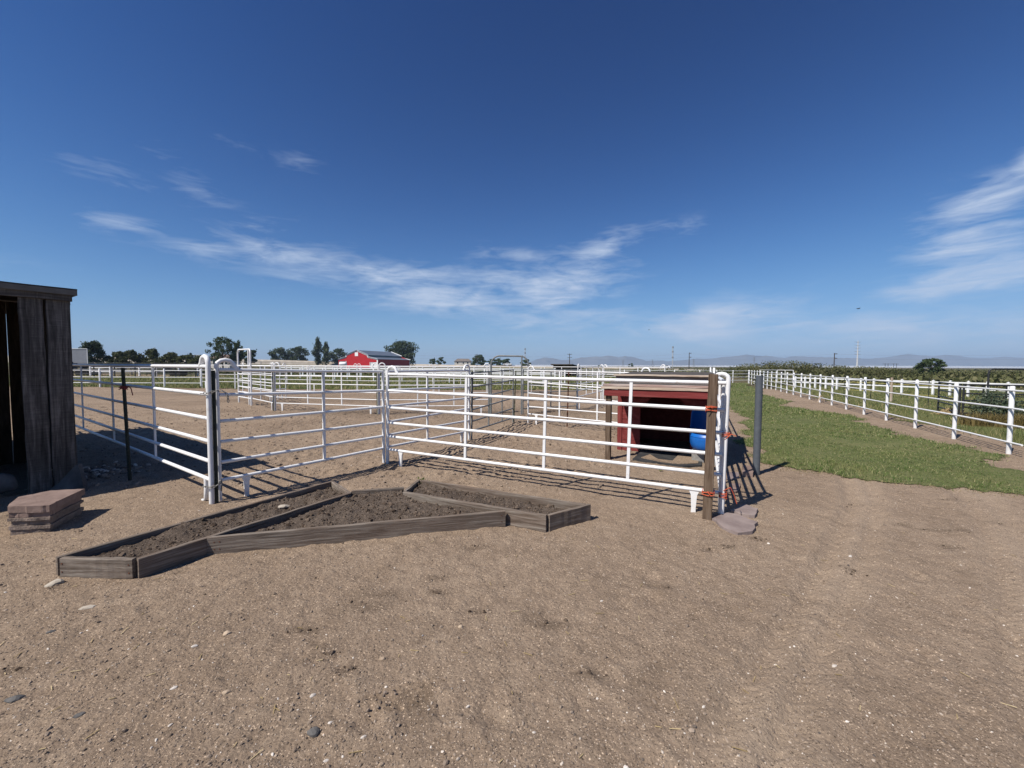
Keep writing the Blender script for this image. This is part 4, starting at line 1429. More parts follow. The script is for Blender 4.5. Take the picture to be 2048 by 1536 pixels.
# ------------------------------------------------------------------ old shed at the left
def make_shed():
    C = SHED_ROOF.copy()
    root = thing('old_shed', 'dark weathered plank shed with open side at the left edge', 'shed', C)
    LU, LV, RV = 3.4, 2.4, 6.2
    wc = C - su * 0.05 - sv * -0.06          # wall corner: a little in from the roof edge
    top = SHED_H - 0.10

    def W(u, v, z):
        return wc - su * u + sv * v + ZV * z
    rr = random.Random(4)
    # side towards the pens: two broad boards, then the opening, then more boards
    u = 0.0
    for i, w in enumerate((0.205, 0.200)):
        board('wall_board', W(u + w / 2, 0.0, -0.02), W(u + w / 2 + (0.012 if i else -0.004), 0.0, top - 0.05), w - 0.008, 0.034, 'shed_wood', root, upd=sv, seg=14, wob=0.006, cham=0.006, seed=i)
        u += w
    u = 2.25
    while u < LU - 0.1:
        w = rr.uniform(0.2, 0.28)
        board('wall_board', W(u + w / 2, 0, -0.02), W(u + w / 2, 0, top - 0.05), w - 0.01, 0.034, 'shed_wood', root, upd=sv, seg=6, wob=0.005)
        u += w
    # beam over the opening
    board('lintel', W(-0.02, -0.028, top + 0.005), W(LU, -0.028, top + 0.005), 0.05, 0.13, 'shed_wood', root, seg=12, wob=0.005)
    board('corner_trim', W(0.012, 0.035, top - 0.10), W(0.012, 0.035, top - 0.02), 0.05, 0.04, 'shed_wood', root, upd=sv, seg=2)
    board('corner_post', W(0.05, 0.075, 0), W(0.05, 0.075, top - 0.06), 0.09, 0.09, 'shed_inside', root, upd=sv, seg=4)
    # back (north) wall
    v = 0.04
    while v < LV:
        w = rr.uniform(0.22, 0.29)
        board('wall_board', W(-0.0, v + w / 2, -0.02), W(-0.0, v + w / 2, SHED_H - 0.045 + 0.13 * v / 6.2), w + 0.002, 0.03, 'shed_wood', root, upd=su, seg=5, wob=0.004)
        v += w
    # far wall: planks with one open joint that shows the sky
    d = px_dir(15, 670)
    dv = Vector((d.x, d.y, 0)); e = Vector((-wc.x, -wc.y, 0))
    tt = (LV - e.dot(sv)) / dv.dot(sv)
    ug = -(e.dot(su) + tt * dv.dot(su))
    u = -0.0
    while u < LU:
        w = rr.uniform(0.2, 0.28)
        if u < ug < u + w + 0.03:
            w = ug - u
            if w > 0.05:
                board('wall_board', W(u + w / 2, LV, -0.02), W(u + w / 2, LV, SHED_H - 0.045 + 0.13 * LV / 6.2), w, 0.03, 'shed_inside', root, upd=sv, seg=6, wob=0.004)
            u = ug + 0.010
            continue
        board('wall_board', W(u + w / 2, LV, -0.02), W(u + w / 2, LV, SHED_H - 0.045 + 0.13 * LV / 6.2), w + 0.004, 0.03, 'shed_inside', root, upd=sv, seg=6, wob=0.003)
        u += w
    # south wall
    v = 0.04
    while v < LV:
        w = rr.uniform(0.22, 0.29)
        board('wall_board', W(LU, v + w / 2, -0.02), W(LU, v + w / 2, SHED_H - 0.045 + 0.13 * v / 6.2), w + 0.002, 0.03, 'shed_wood', root, upd=su, seg=4, wob=0.003)
        v += w
    # inside brace leaning against the far end of the opening
    board('brace', W(0.75, 1.6, 0.0), W(0.62, 1.5, 1.6), 0.10, 0.04, 'shed_inside', root, upd=sv, seg=4)
    # unseen roof extension on posts, added to carry the long shadow
    for uu in (0.08, 1.7, LU - 0.05):
        board('added_roof_post', W(uu, RV - 0.25, -0.05), W(uu, RV - 0.25, SHED_H + 0.06), 0.10, 0.10, 'shed_wood', root, upd=sv, seg=4)
    # roof deck, drip edge and shingles
    rf = MB()
    a, b, c, e = C, C - su * (LU + 0.14), C - su * (LU + 0.14) + sv * RV, C + sv * RV
    zs = [SHED_H - 0.030, SHED_H - 0.030, SHED_H + 0.10, SHED_H + 0.10]
    rf.prism([a, b, c, e], zs, [z + 0.012 for z in zs])
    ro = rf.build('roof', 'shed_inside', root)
    sh = MB()
    n = 14
    for k in range(3):
        off = 0.012 + 0.010 * k
        poly, z0, z1 = [], [], []
        edge = []
        for i in range(n * 2 + 1):
            t = i / (n * 2)
            edge.append(a + su * (0.015) - su * t * (LU + 0.17) + sv * (-0.018 + rr.uniform(-0.012, 0.012) + 0.14 * k * 0.9))
        back = [b + sv * RV, a + su * 0.015 + sv * RV]
        for p in edge + back:
            vv = (p - a).dot(sv)
            zb_ = SHED_H - 0.030 + 0.13 * vv / RV + off
            poly.append(p); z0.append(zb_ + 0.001); z1.append(zb_ + 0.011 + rr.uniform(0, 0.006))
        sh.prism(poly, z0, z1)
        break
    sh.build('shingles', 'shingle', ro)
    MB().bar(a - sv * 0.012 + ZV * (SHED_H - 0.022 - 0.03) + su * 0.012, b - sv * 0.012 + ZV * (SHED_H - 0.022 - 0.03), 0.02, 0.064).build('drip_edge', 'roof_edge', ro)
    MB().bar(a + su * 0.006 + sv * 0.004 + ZV * (SHED_H - 0.05), e + su * 0.006 + ZV * (SHED_H + 0.08), 0.018, 0.064).build('drip_edge', 'roof_edge', ro)


make_shed()


def rock(name, label, cat, base, sx, sy, sz, mat, rz=0.0, seed=0, rough=0.18, sub=2, sink=0.25, group=None, ptop=None):
    import bmesh
    bm = bmesh.new()
    bmesh.ops.create_icosphere(bm, subdivisions=sub, radius=1.0)
    rr = random.Random(seed)
    ph = [rr.uniform(0, 6) for _ in range(9)]
    pl = []
    for _ in range(5):  # chip flat facets off
        nv = Vector((rr.uniform(-1, 1), rr.uniform(-1, 1), rr.uniform(-0.3, 1))).normalized()
        pl.append((nv, rr.uniform(0.62, 0.85)))
    for v in bm.verts:
        c = v.co.copy()
        k = 1 + rough * (math.sin(c.x * 2.3 + ph[0]) * math.sin(c.y * 2.1 + ph[1]) + 0.6 * math.sin(c.z * 3.7 + ph[2] + c.x * 2) + 0.4 * math.sin(c.x * 5.1 + c.y * 4.3 + ph[3]))
        c = c * k
        for nv, dd in pl:
            e = c.dot(nv) - dd
            if e > 0:
                c -= nv * e * 0.85
        v.co = Vector((c.x * sx, c.y * sy, c.z * sz))
    me = bpy.data.meshes.new(name)
    bm.to_mesh(me); bm.free()
    for p in me.polygons:
        p.use_smooth = sub > 2
    me.materials.append(MAT[mat])
    o = bpy.data.objects.new(name, me)
    o.location = (base[0], base[1], gh(base[0], base[1]) + sz * (1 - sink) * 0.7)
    o.rotation_euler = (0, 0, rz)
    COL.objects.link(o)
    return tag(o, label, cat, group)


# layered rock used as a step beside the shed
def make_step():
    H = 0.25
    top = [G(x, y, H) for x, y in ((8, 1017), (52, 1015.5), (99, 1013), (135, 996), (170, 979), (102, 982), (36, 996))]
    c = sum(top, Vector()) / len(top)
    root = thing('layered_rock', 'low block of layered reddish sandstone lying in front of the shed', 'rock', (c.x, c.y, 0))
    zs = [-0.05, 0.040, 0.073, 0.122, 0.150, 0.198, 0.26]
    rr = random.Random(12)
    n = len(top)
    for i in range(6):
        poly = []
        ins = [0.030, 0.010, 0.024, 0.004, 0.018, 0.0][i]
        for k in range(n):
            p, q = top[k], top[(k + 1) % n]
            ts = sorted([0.0] + [rr.uniform(0.1, 0.9) for _ in range(4)])
            j = rr.uniform(0, 0.012)
            for t in ts:
                x = p.lerp(q, t)
                if rr.random() < 0.35:
                    j = rr.uniform(0, 0.020)
                m = x + (c - x).normalized() * (ins + j + rr.uniform(0, 0.004))
                poly.append((m.x, m.y))
        mb = MB()
        tilt = rr.uniform(-0.015, 0.015)
        mb.prism(poly, [zs[i] + (0.002 if i else 0) + (tilt * (x_ - c.x) if i else 0) for x_, y_ in poly], [zs[i + 1] + rr.uniform(-0.003, 0.002) for _ in poly])
        mb.build('stone_layer', 'stone_red' if i in (5, 4) else 'stone_grey', root)


make_step()

# stone slab leaning against the shed corner
ls = thing('leaning_slab', 'grey triangular stone slab leaning on the shed corner', 'rock', G(128, 984))
b0, b1, tpx = G(84, 985), G(168, 986), G(140, 984)
tp3 = Vector((SHED_ROOF.x + 0.03 + 0.12, SHED_ROOF.y - 0.20, 0.33))
nrm = (b1 - b0).cross(tp3 - b0).normalized() * -0.05
if nrm.y < 0:
    nrm = -nrm
poly = [b0 + ZV * -0.03, b1 + ZV * -0.03, b1.lerp(tp3, 0.45) + Vector((0.01, 0, 0.02)), b1.lerp(tp3, 0.88), tp3, b0.lerp(tp3, 0.86), b0.lerp(tp3, 0.4) + Vector((0.03, 0, -0.02))]
MB().slab(poly, nrm).build('slab', 'stone_dark', ls)
rock('round_stone', 'pale rounded stone just inside the open shed at the left edge', 'rock', at(-2, 4.72), 0.11, 0.10, 0.12, 'stone_dark', seed=3, sub=3, sink=-0.9)
# rubble in the shade at the foot of the shed
n = 130
c = G(195, 945)
P = np.stack([c.x + RNG.normal(0, 0.28, n), c.y + RNG.normal(0, 0.22, n), np.full(n, 0.01)], 1)
v_, f_ = pebble_arrays(P, RNG.uniform(0.02, 0.055, n))
kind(np_obj('rubble', v_, f_, 'pebbles'), 'stuff')['label'] = 'loose stones in the shade behind the shed corner'


# ------------------------------------------------------------------ planting beds
BH = 0.145
TH = 0.038


def bed_board(p, q, parent, name='board', h=BH, ends=(0, 0), mat='bed_wood', seed=1, rz=0):
    p, q = Vector((p[0], p[1], 0)), Vector((q[0], q[1], 0))
    zc = BH - h / 2 - 0.0
    o = board(name, p + ZV * zc, q + ZV * zc, TH, h + 0.0, mat, parent, seg=12, wob=0.003, cham=0.004, seed=seed)
    return o


def soil(poly, z, parent, seed, amp=0.040):
    P = np.array([(p[0], p[1]) for p in poly])
    x0, y0 = P.min(0); x1, y1 = P.max(0)
    st = 0.018
    xs = np.arange(x0, x1 + st, st); ys = np.arange(y0, y1 + st, st)
    Xg, Yg = np.meshgrid(xs, ys)
    ins = in_poly(Xg.ravel(), Yg.ravel(), P).reshape(Xg.shape)
    H = z + amp * np.maximum(fbm(Xg * 7, Yg * 7, seed, 4, 0.62), -0.25) + 0.05 * fbm(Xg * 1.1, Yg * 1.1, seed + 3, 2)
    H = np.minimum(H, BH - 0.004)
    nx, ny = len(xs), len(ys)
    q = ins[:-1, :-1] & ins[1:, :-1] & ins[:-1, 1:] & ins[1:, 1:]
    i = (np.arange(ny - 1)[:, None] * nx + np.arange(nx - 1)[None])[q]
    Ff = np.stack([i, i + 1, i + 1 + nx, i + nx], 1)
    used = np.unique(Ff)
    mp = np.zeros(nx * ny, dtype=np.int64); mp[used] = np.arange(len(used))
    Vv = np.stack([Xg, Yg, H], 2).reshape(-1, 3)
    np_obj('soil', Vv[used], mp[Ff], 'soil', parent, smooth=True)
    pick = RNG.choice(used, size=min(len(used) // 4, 3000), replace=False)
    pp = Vv[pick].copy()
    pp[:, :2] += RNG.uniform(-0.01, 0.01, (len(pick), 2))
    v_, f_ = pebble_arrays(pp, RNG.gamma(2.0, 0.0035, len(pick)) + 0.003, (0.5, 0.9))
    kind(np_obj('soil_crumbs', v_, f_, 'soil_clods', parent), 'stuff')


def shrink(poly, k):
    c = sum((Vector((p[0], p[1], 0)) for p in poly), Vector()) / len(poly)
    out = []
    for p in poly:
        p = Vector((p[0], p[1], 0))
        out.append(p + (c - p).normalized() * k)
    return out


a1, b1_, c1, d1 = G(113, 1114, BH), G(275, 1117, BH), G(700, 985, BH), G(664, 962, BH)
c0 = (a1 + c1) / 2
bed = thing('planting_bed', 'long left planting bed of grey boards filled with dark soil', 'planting bed', (c0.x, c0.y, 0), 'planting beds')
ex = (b1_ - a1).normalized()
bed_board(a1 + ex * 0.045, b1_ - ex * 0.025, bed, seed=21)
bed_board(a1, d1, bed, seed=22)
bed_board(b1_, c1, bed, seed=23, h=BH + 0.05)
bed_board(d1 + (c1 - d1).normalized() * 0.03, c1 - (c1 - d1).normalized() * 0.0, bed, seed=24)
soil(shrink([a1, b1_, c1, d1], 0.03), 0.098, bed, 5)

e1, f1 = G(416, 1074, BH), G(1010, 1021, BH)
k1, k2 = G(703, 981, BH), G(808, 974, BH)
g3, h3, i3, j3 = G(808, 983, BH), G(1093, 1030, BH), G(1176, 1009, BH), G(838, 959, BH)
c0 = (e1 + f1 + k1 + k2) / 4
bed = thing('planting_bed', 'middle wedge-shaped planting bed closed by the long front board', 'planting bed', (c0.x, c0.y, 0), 'planting beds')
ex = (f1 - e1).normalized()
bed_board(e1, f1, bed, seed=31, h=BH + 0.04)
bed_board(k1, k2, bed, seed=32)
bside = (c1 - b1_).normalized()
le = b1_ + bside * ((e1 - b1_).dot(bside) + 0.06)
soil([e1 + Vector((0.10, 0.05, 0)), f1 + Vector((-0.06, 0.035, 0)), g3 + Vector((-0.02, -0.03, 0)), k2 + Vector((0, -0.02, 0)), k1 + Vector((0.02, -0.02, 0)), c1 + Vector((0.035, -0.03, 0))], 0.092, bed, 15, 0.042)

c0 = (g3 + i3) / 2
bed = thing('planting_bed', 'right planting bed with pale back board and small green weed', 'planting bed', (c0.x, c0.y, 0), 'planting beds')
bed_board(g3, h3, bed, seed=41, h=BH + 0.06)
bed_board(h3 + (i3 - h3).normalized() * 0.025, i3 + (i3 - h3).normalized() * 0.02, bed, seed=42, h=BH + 0.04)
bed_board(i3 - (i3 - j3).normalized() * 0.03, j3, bed, seed=43)
bed_board(j3, g3 + (j3 - g3).normalized() * 0.025, bed, seed=44)
soil(shrink([g3, h3, i3, j3], 0.03), 0.09, bed, 25)

# screws where boards meet
def screws(parent, p, side, n_):
    for z in (0.045, 0.105):
        q = Vector((p.x, p.y, z)) + side
        MB().tube([q, q + n_ * 0.004], 0.0055, 6).build('screw', 'rust', parent)


beds = [o for o in bpy.data.objects if o.name.startswith('planting_bed')]
fdir = (f1 - e1).normalized(); fn_ = Vector((fdir.y, -fdir.x, 0)).normalized()
for t_ in (0.02, 0.035):
    screws(beds[1], e1.lerp(f1, t_), fn_ * (TH / 2 - 0.001), fn_)
screws(beds[1], e1.lerp(f1, 0.985), fn_ * (TH / 2 - 0.001), fn_)
adir = (b1_ - a1).normalized(); an_ = Vector((adir.y, -adir.x, 0))
screws(beds[0], a1.lerp(b1_, 0.10), an_ * (TH / 2 - 0.001), an_)
screws(beds[0], a1.lerp(b1_, 0.92), an_ * (TH / 2 - 0.001), an_)

# small weed in the corner of the right bed, another in the pen
def weed(label, p, n, size, spread, mat='leaf_b', h=0.06, name='weed'):
    p = Vector(p)
    root = thing(name, label, 'plant', p)
    st = MB()
    for k in range(5):
        a = k * 1.3
        st.tube([p, p + Vector((math.cos(a) * spread * 0.5, math.sin(a) * spread * 0.5, h * 0.8))], 0.002, 4)
    kind(st.build('stems', mat, root), 'stuff')
    P_ = np.stack([p.x + RNG.normal(0, spread * 0.5, n), p.y + RNG.normal(0, spread * 0.5, n), p.z + RNG.uniform(0.01, h, n)], 1)
    v__, f__ = leaf_arrays(P_, np.full(n, size), upbias=0.3)
    kind(np_obj('leaves', v__, f__, mat, root), 'stuff')


wq = G(846, 966, 0.10)
weed('small bright green weed in the back corner of the right bed', wq, 26, 0.018, 0.07, 'blades', 0.07)
weed('tiny green weed growing in the pen behind the front panel', G(1321, 943), 14, 0.012, 0.035, 'blades', 0.05)

# stones one can pick out
def px_rock(px, py, wpx, mat, label, seed, flat=0.45, asp=0.6, rz=0.4):
    p = G(px, py)
    D = (Vector(p) - Vector((0, 0, EYE))).length
    w = wpx * 0.8 / F * D / 2
    rock('stone', label, 'stone', p, w, w * asp, w * flat, mat, rz=rz, seed=seed, rough=0.14, sink=0.75)


px_rock(108, 1169, 24, 'stone_pale', 'pale rounded stone below the near corner of the left bed', 5, 0.5, 0.6, 0.5)
px_rock(177, 1214, 24, 'stone_pale', 'flat grey-tan stone lying in the dirt left of the left bed', 6, 0.25, 0.5, 0.4)
px_rock(627, 1467, 27, 'stone_slate', 'grey angular stone near the bottom edge of the dirt', 7, 0.4, 0.8, -0.4)
px_rock(454, 1275, 14, 'stone_tan', 'small tan stone alone below the long front board', 8, 0.7, 0.8)
px_rock(389, 1298, 11, 'stone_white', 'small white stone left of the tan stone in the dirt', 9)
px_rock(349, 1380, 11, 'stone_white', 'white chip of stone in the left foreground', 10)
px_rock(453, 1393, 17, 'stone_tan', 'flat reddish stone in the left foreground', 11, 0.3)
px_rock(626, 1393, 11, 'stone_white', 'upright white chip above the grey angular stone', 12, 0.8)
px_rock(660, 1450, 9, 'stone_white', 'small white chip right of the grey angular stone', 13)
px_rock(652, 1520, 10, 'stone_white', 'white chip at the bottom edge right of the grey stone', 14)
px_rock(158, 1435, 16, 'stone_slate', 'dark flat stone at the lower left', 15, 0.3)
px_rock(30, 1400, 24, 'stone_slate', 'dark stone near the left edge of the picture', 16, 0.35)
px_rock(101, 1266, 12, 'stone_slate', 'small dark stone below the pale rounded stone', 17)
px_rock(764, 1324, 13, 'stone_tan', 'small tan stone beside the tyre print', 18, 0.6)
px_rock(921, 1259, 12, 'stone_tan', 'small brown stone in the middle of the dirt', 19, 0.7)
px_rock(936, 1418, 9, 'stone_white', 'small white stone below the tyre print', 20, 0.8)
px_rock(727, 1478, 11, 'stone_white', 'whitish stone at the lower middle left', 21)
px_rock(762, 1530, 12, 'stone_tan', 'tan stone at the bottom edge of the picture', 22, 0.8)
px_rock(1203, 1202, 8, 'stone_white', 'small white stone right of centre in the dirt', 23)
px_rock(1068, 1466, 9, 'stone_white', 'small pale pink stone in the lower middle', 24)
px_rock(1669, 1328, 10, 'stone_white', 'small white stone on the right of the drive', 25)
px_rock(1569, 1272, 9, 'stone_tan', 'small tan stone on the drive', 26)
px_rock(1407, 1419, 9, 'stone_white', 'white stone in the lower right dirt', 27)
px_rock(1701, 1115, 9, 'stone_white', 'white stone in the wheel track of the drive', 28)
px_rock(568, 1015, 22, 'stone_pale', 'flat pale stone lying on the soil of the left bed', 30, 0.4)
px_rock(465, 1068, 16, 'stone_pale', 'pale stone in the inner corner of the middle bed', 31, 0.5)
for o in list(bpy.data.objects):
    if o.get('label', '') in ('flat pale stone lying on the soil of the left bed', 'pale stone in the inner corner of the middle bed'):
        lab = o['label']
        q = G(568, 1015, 0.10) if 'flat' in lab else G(465, 1067, 0.10)
        o.location = (q.x, q.y, 0.112)


# dirt crumbs and pebbles too many to count
def ground_scatter(n, size, name, mat, label, ymax=9.0, pw=2.2, flat=(0.35, 0.8), extra=0.002, lim=1.35):
    y = 1.35 + (ymax - 1.35) * RNG.uniform(0, 1, n) ** pw
    x = RNG.uniform(-lim, lim, n) * (y + 0.2)
    s = size(n)
    pick = ~in_poly(x, y, [(p.x, p.y) for p in LAWN])
    for poly in ([a1, b1_, c1, d1], [e1, f1, h3, g3, k2, k1, c1], [g3, h3, i3, j3]):
        pick &= ~in_poly(x, y, [(p.x, p.y) for p in poly])
    x, y, s = x[pick], y[pick], s[pick]
    z = ground_height(x, y) + s * 0.15
    v__, f__ = pebble_arrays(np.stack([x, y, z], 1), s, flat)
    o = kind(np_obj(name, v__, f__, mat), 'stuff')
    o['label'] = label


ground_scatter(9000, lambda n: RNG.gamma(2.0, 0.0012, n) + 0.0014, 'pebbles', 'pebbles', 'small pale and brown pebbles strewn over the dirt', 8.0)
ground_scatter(34000, lambda n: RNG.gamma(1.8, 0.0013, n) + 0.0016, 'dirt_crumbs', 'clods', 'crumbs of dry dirt lying on the ground', 9.0, 1.7, (0.5, 0.9))
# hoof-churned crumbs inside the pens
n = 9000
y = RNG.uniform(5.0, 15.0, n); x = RNG.uniform(-1.2, 0.35, n) * y
pick = np.ones(n, bool)
s = RNG.gamma(1.8, 0.0042, n) + 0.004
z = ground_height(x, y) + s * 0.2
v_, f_ = pebble_arrays(np.stack([x, y, z], 1), s, (0.4, 0.8))
kind(np_obj('arena_crumbs', v_, f_, 'clods'), 'stuff')['label'] = 'clods of dirt churned up inside the pens'


# broken crumbs of dark dirt on the stained spots
pp = []
for (a_, b_, w_, h_) in STAINS:
    c_ = G(a_, b_); e_ = G(a_ + w_, b_); n2_ = G(a_, b_ - h_)
    k_ = 11
    pp.append(np.stack([c_.x + RNG.normal(0, abs(e_.x - c_.x) * 0.55, k_), c_.y + RNG.normal(0, abs(n2_.y - c_.y) * 0.55, k_)], 1))
pp = np.concatenate(pp)
s = RNG.gamma(1.6, 0.0026, len(pp)) + 0.0025
v_, f_ = pebble_arrays(np.stack([pp[:, 0], pp[:, 1], ground_height(pp[:, 0], pp[:, 1]) + s * 0.2], 1), s, (0.4, 0.8))
kind(np_obj('dark_crumbs', v_, f_, 'soil_clods'), 'stuff')['label'] = 'dark crumbs of dirt and dung on stained spots'
# bits of straw and bark on the dirt
n = 110
x, y = [], []
for _ in range(n):
    q = G(random.uniform(0, 2048), 1536 - 480 * random.random() ** 0.7)
    x.append(q.x); y.append(q.y)
x, y = np.array(x), np.array(y)
P = np.stack([x, y, ground_height(x, y) + 0.004], 1)
a_ = RNG.uniform(0, 6.28, n); l_ = RNG.uniform(0.008, 0.03, n); d_ = np.stack([np.cos(a_), np.sin(a_), RNG.uniform(-0.1, 0.1, n)], 1) * l_[:, None]
w_ = np.stack([-np.sin(a_), np.cos(a_), np.zeros(n)], 1) * 0.0016
v_ = np.stack([P - d_ - w_, P + d_ - w_, P + d_ + w_, P - d_ + w_], 1)
v2_ = v_ + np.array([0, 0, 0.002])
V_ = np.concatenate([v_, v2_], 1).reshape(-1, 3)
fb = np.array([(3, 2, 1, 0), (4, 5, 6, 7), (0, 1, 5, 4), (1, 2, 6, 5), (2, 3, 7, 6), (3, 0, 4, 7)])
kind(np_obj('straw_bits', V_, (fb[None] + (np.arange(n) * 8)[:, None, None]).reshape(-1, 4), 'straw'), 'stuff')['label'] = 'short bits of straw lying on the dirt'


# flat stones by the end of the front panel
def flag(label, pts, z, mat='flag', seed=0):
    rr = random.Random(seed)
    q = [G(x, y, z) for x, y in pts]
    poly = []
    for i in range(len(q)):
        p, r_ = q[i], q[(i + 1) % len(q)]
        for t in (0, 0.34, 0.67):
            m = p.lerp(r_, t)
            poly.append((m.x + rr.uniform(-0.010, 0.010), m.y + rr.uniform(-0.010, 0.010)))
    c = sum(q, Vector()) / len(q)
    mb = MB()
    mb.prism(poly, -0.02, [z + rr.uniform(-0.004, 0.004) for _ in poly])
    tag(mb.build('flagstone', mat, None, origin=(c.x, c.y, 0)), label, 'flagstone', 'flagstones at the panel end')


flag('larger cracked flagstone nearest the wooden post', [(1424, 1036), (1442, 1023), (1470, 1027), (1513, 1043), (1506, 1062), (1476, 1065), (1444, 1053)], 0.022, seed=1)
flag('smaller flagstone behind the larger one, partly under the panel shadow', [(1458, 1020), (1488, 1008), (1516, 1017), (1509, 1031), (1480, 1027)], 0.02, seed=2)
flag('flat reddish paving stone lying in the striped panel shadow', [(1455, 985), (1478, 982), (1480, 966), (1458, 968)], 0.02, 'stone_red', seed=3)
flag('grey flat stone behind the reddish one in the striped shadow', [(1453, 958), (1476, 956), (1478, 944), (1455, 945)], 0.02, seed=4)
flag('reddish brick slab set at the foot of the grey pole', [(1484, 944), (1507, 946), (1507, 932), (1486, 930)], 0.06, 'stone_red', seed=5)

# ------------------------------------------------------------------ red hut in the pen
def make_hut():
    w = Bdir.copy()                                     # along the front
    nrm = Vector((Bdir.y, -Bdir.x, 0))                  # towards the camera
    if nrm.y > 0:
        nrm = -nrm
    P0 = G(1236, 899)                                   # left end of the front wall
    q = G(1222, 920)
    over = (Vector((q.x, q.y, 0)) - P0).dot(nrm)        # how far the porch reaches out
    over = max(0.72, min(over, 1.0))
    Wd = 1.58
    root = thing('animal_hut', 'low dark red wooden animal hut with porch roof and octagonal doorway', 'hut', P0)

    def Q(s, o, z):
        return P0 + w * s + nrm * o + ZV * z
    wallh = 1.17
    rows = 6
    rh = wallh / rows
    xl, xr = 0.39, 1.225
    ztop, zch = 1.03, 0.80
    cut = 0.225

    def lim(z):
        if z <= zch:
            return xl, xr
        if z >= ztop:
            return None
        t = (z - zch) / (ztop - zch)
        return xl + cut * t, xr - cut * t
    for r in range(rows):
        z0, z1 = r * rh + 0.003, (r + 1) * rh - 0.003
        zs = sorted(set([z0, z1] + [z for z in (zch, ztop) if z0 < z < z1]))
        if z0 >= ztop:
            MB().slab([Q(0, 0, z0), Q(Wd, 0, z0), Q(Wd, 0, z1), Q(0, 0, z1)], nrm * (0.018 + 0.003 * (r % 2))).build('siding_board', 'red_board', root)
            continue
        tops = [z for z in zs]
        left = [Q(0, 0, z0)] + [Q((lim(z) or (0, 0))[0] if z < ztop else xl + cut, 0, z) for z in zs if z <= ztop] + ([Q(Wd / 2, 0, ztop), Q(Wd / 2, 0, z1)] if z1 > ztop else []) + [Q(0, 0, z1)]
        right = [Q(Wd, 0, z0)] + [Q((lim(z) or (0, 0))[1] if z < ztop else xr - cut, 0, z) for z in zs if z <= ztop] + ([Q(Wd / 2 + 0.001, 0, ztop), Q(Wd / 2 + 0.001, 0, z1)] if z1 > ztop else []) + [Q(Wd, 0, z1)]
        th = nrm * (0.018 + 0.003 * (r % 2))
        MB().slab(left, th).build('siding_board', 'red_board', root)
        MB().slab(right[::-1], th).build('siding_board', 'red_board', root)
    # other walls
    dep = 1.45
    for r in range(rows):
        z0, z1 = r * rh - 0.004, (r + 1) * rh + 0.004
        MB().slab([Q(0.0, -0.002, z0), Q(0.0, -dep, z0), Q(0.0, -dep, z1), Q(0.0, -0.002, z1)], w * -(0.018 + 0.003 * (r % 2))).build('siding_board', 'red_board', root)
        MB().slab([Q(Wd, -0.002, z0), Q(Wd, -dep, z0), Q(Wd, -dep, z1), Q(Wd, -0.002, z1)], w * (0.018 + 0.003 * (r % 2))).build('siding_board', 'red_board', root)
        MB().slab([Q(0.0, -dep, z0), Q(Wd, -dep, z0), Q(Wd, -dep, z1), Q(0.0, -dep, z1)], nrm * -(0.018 + 0.003 * (r % 2))).build('siding_board', 'red_board', root)
    board('corner_trim', Q(0.035, 0.03, 0.0), Q(0.035, 0.03, wallh - 0.09), 0.07, 0.016, 'red_board', root, upd=nrm, seg=4)
    board('trim_block', Q(0.075, 0.032, wallh - 0.13), Q(0.075, 0.032, wallh - 0.03), 0.15, 0.018, 'red_board', root, upd=nrm, seg=2)
    # porch: posts, red beam, roof sheet with two tan edge boards
    zf = 1.20
    for s in (0.03, Wd - 0.02):
        board('porch_post', Q(s, over - 0.02, -0.04), Q(s, over - 0.02, zf - 0.03), 0.085, 0.085, 'post_wood', root, upd=nrm, seg=5)
    board('porch_beam', Q(-0.03, over + 0.050, zf - 0.080), Q(Wd + 0.02, over + 0.050, zf - 0.080), 0.036, 0.105, 'red_board', root, seg=8)
    rs = MB()
    rs.add([Q(-0.06, over + 0.06, zf), Q(Wd + 0.05, over + 0.06, zf), Q(Wd + 0.05, 0.0, zf + 0.085), Q(-0.06, 0.0, zf + 0.085),
            Q(-0.06, over + 0.06, zf + 0.014), Q(Wd + 0.05, over + 0.06, zf + 0.014), Q(Wd + 0.05, 0.0, zf + 0.099), Q(-0.06, 0.0, zf + 0.099)],
           [(3, 2, 1, 0), (4, 5, 6, 7), (0, 1, 5, 4), (1, 2, 6, 5), (2, 3, 7, 6), (3, 0, 4, 7)])
    rs.build('porch_roof', 'shed_wood', root)
    board('porch_edge_board', Q(-0.08, over + 0.075, zf - 0.002), Q(Wd + 0.06, over + 0.075, zf + 0.001), 0.024, 0.040, 'tan_board', root, seg=10, wob=0.003)
    board('porch_edge_board', Q(-0.04, over + 0.05, zf + 0.044), Q(Wd + 0.06, over + 0.05, zf + 0.044), 0.05, 0.038, 'pink_board', root, seg=10, wob=0.003)
    # main roof, a little higher, with a wide worn board in front
    zr = 1.36
    rs = MB()
    rs.add([Q(-0.05, 0.06, zr), Q(Wd + 0.07, 0.06, zr), Q(Wd + 0.07, -dep - 0.1, zr + 0.06), Q(-0.05, -dep - 0.1, zr + 0.06),
            Q(-0.05, 0.06, zr + 0.016), Q(Wd + 0.07, 0.06, zr + 0.016), Q(Wd + 0.07, -dep - 0.1, zr + 0.076), Q(-0.05, -dep - 0.1, zr + 0.076)],
           [(3, 2, 1, 0), (4, 5, 6, 7), (0, 1, 5, 4), (1, 2, 6, 5), (2, 3, 7, 6), (3, 0, 4, 7)])
    rs.build('roof', 'shed_wood', root)
    board('roof_board', Q(-0.04, 0.09, zr - 0.028), Q(Wd + 0.07, 0.09, zr - 0.028), 0.022, 0.075, 'pink_board', root, seg=12, wob=0.004)
    board('roof_board', Q(-0.06, 0.095, zr + 0.030), Q(Wd + 0.08, 0.095, zr + 0.026), 0.16, 0.028, 'tan_board', root, seg=12, wob=0.004)
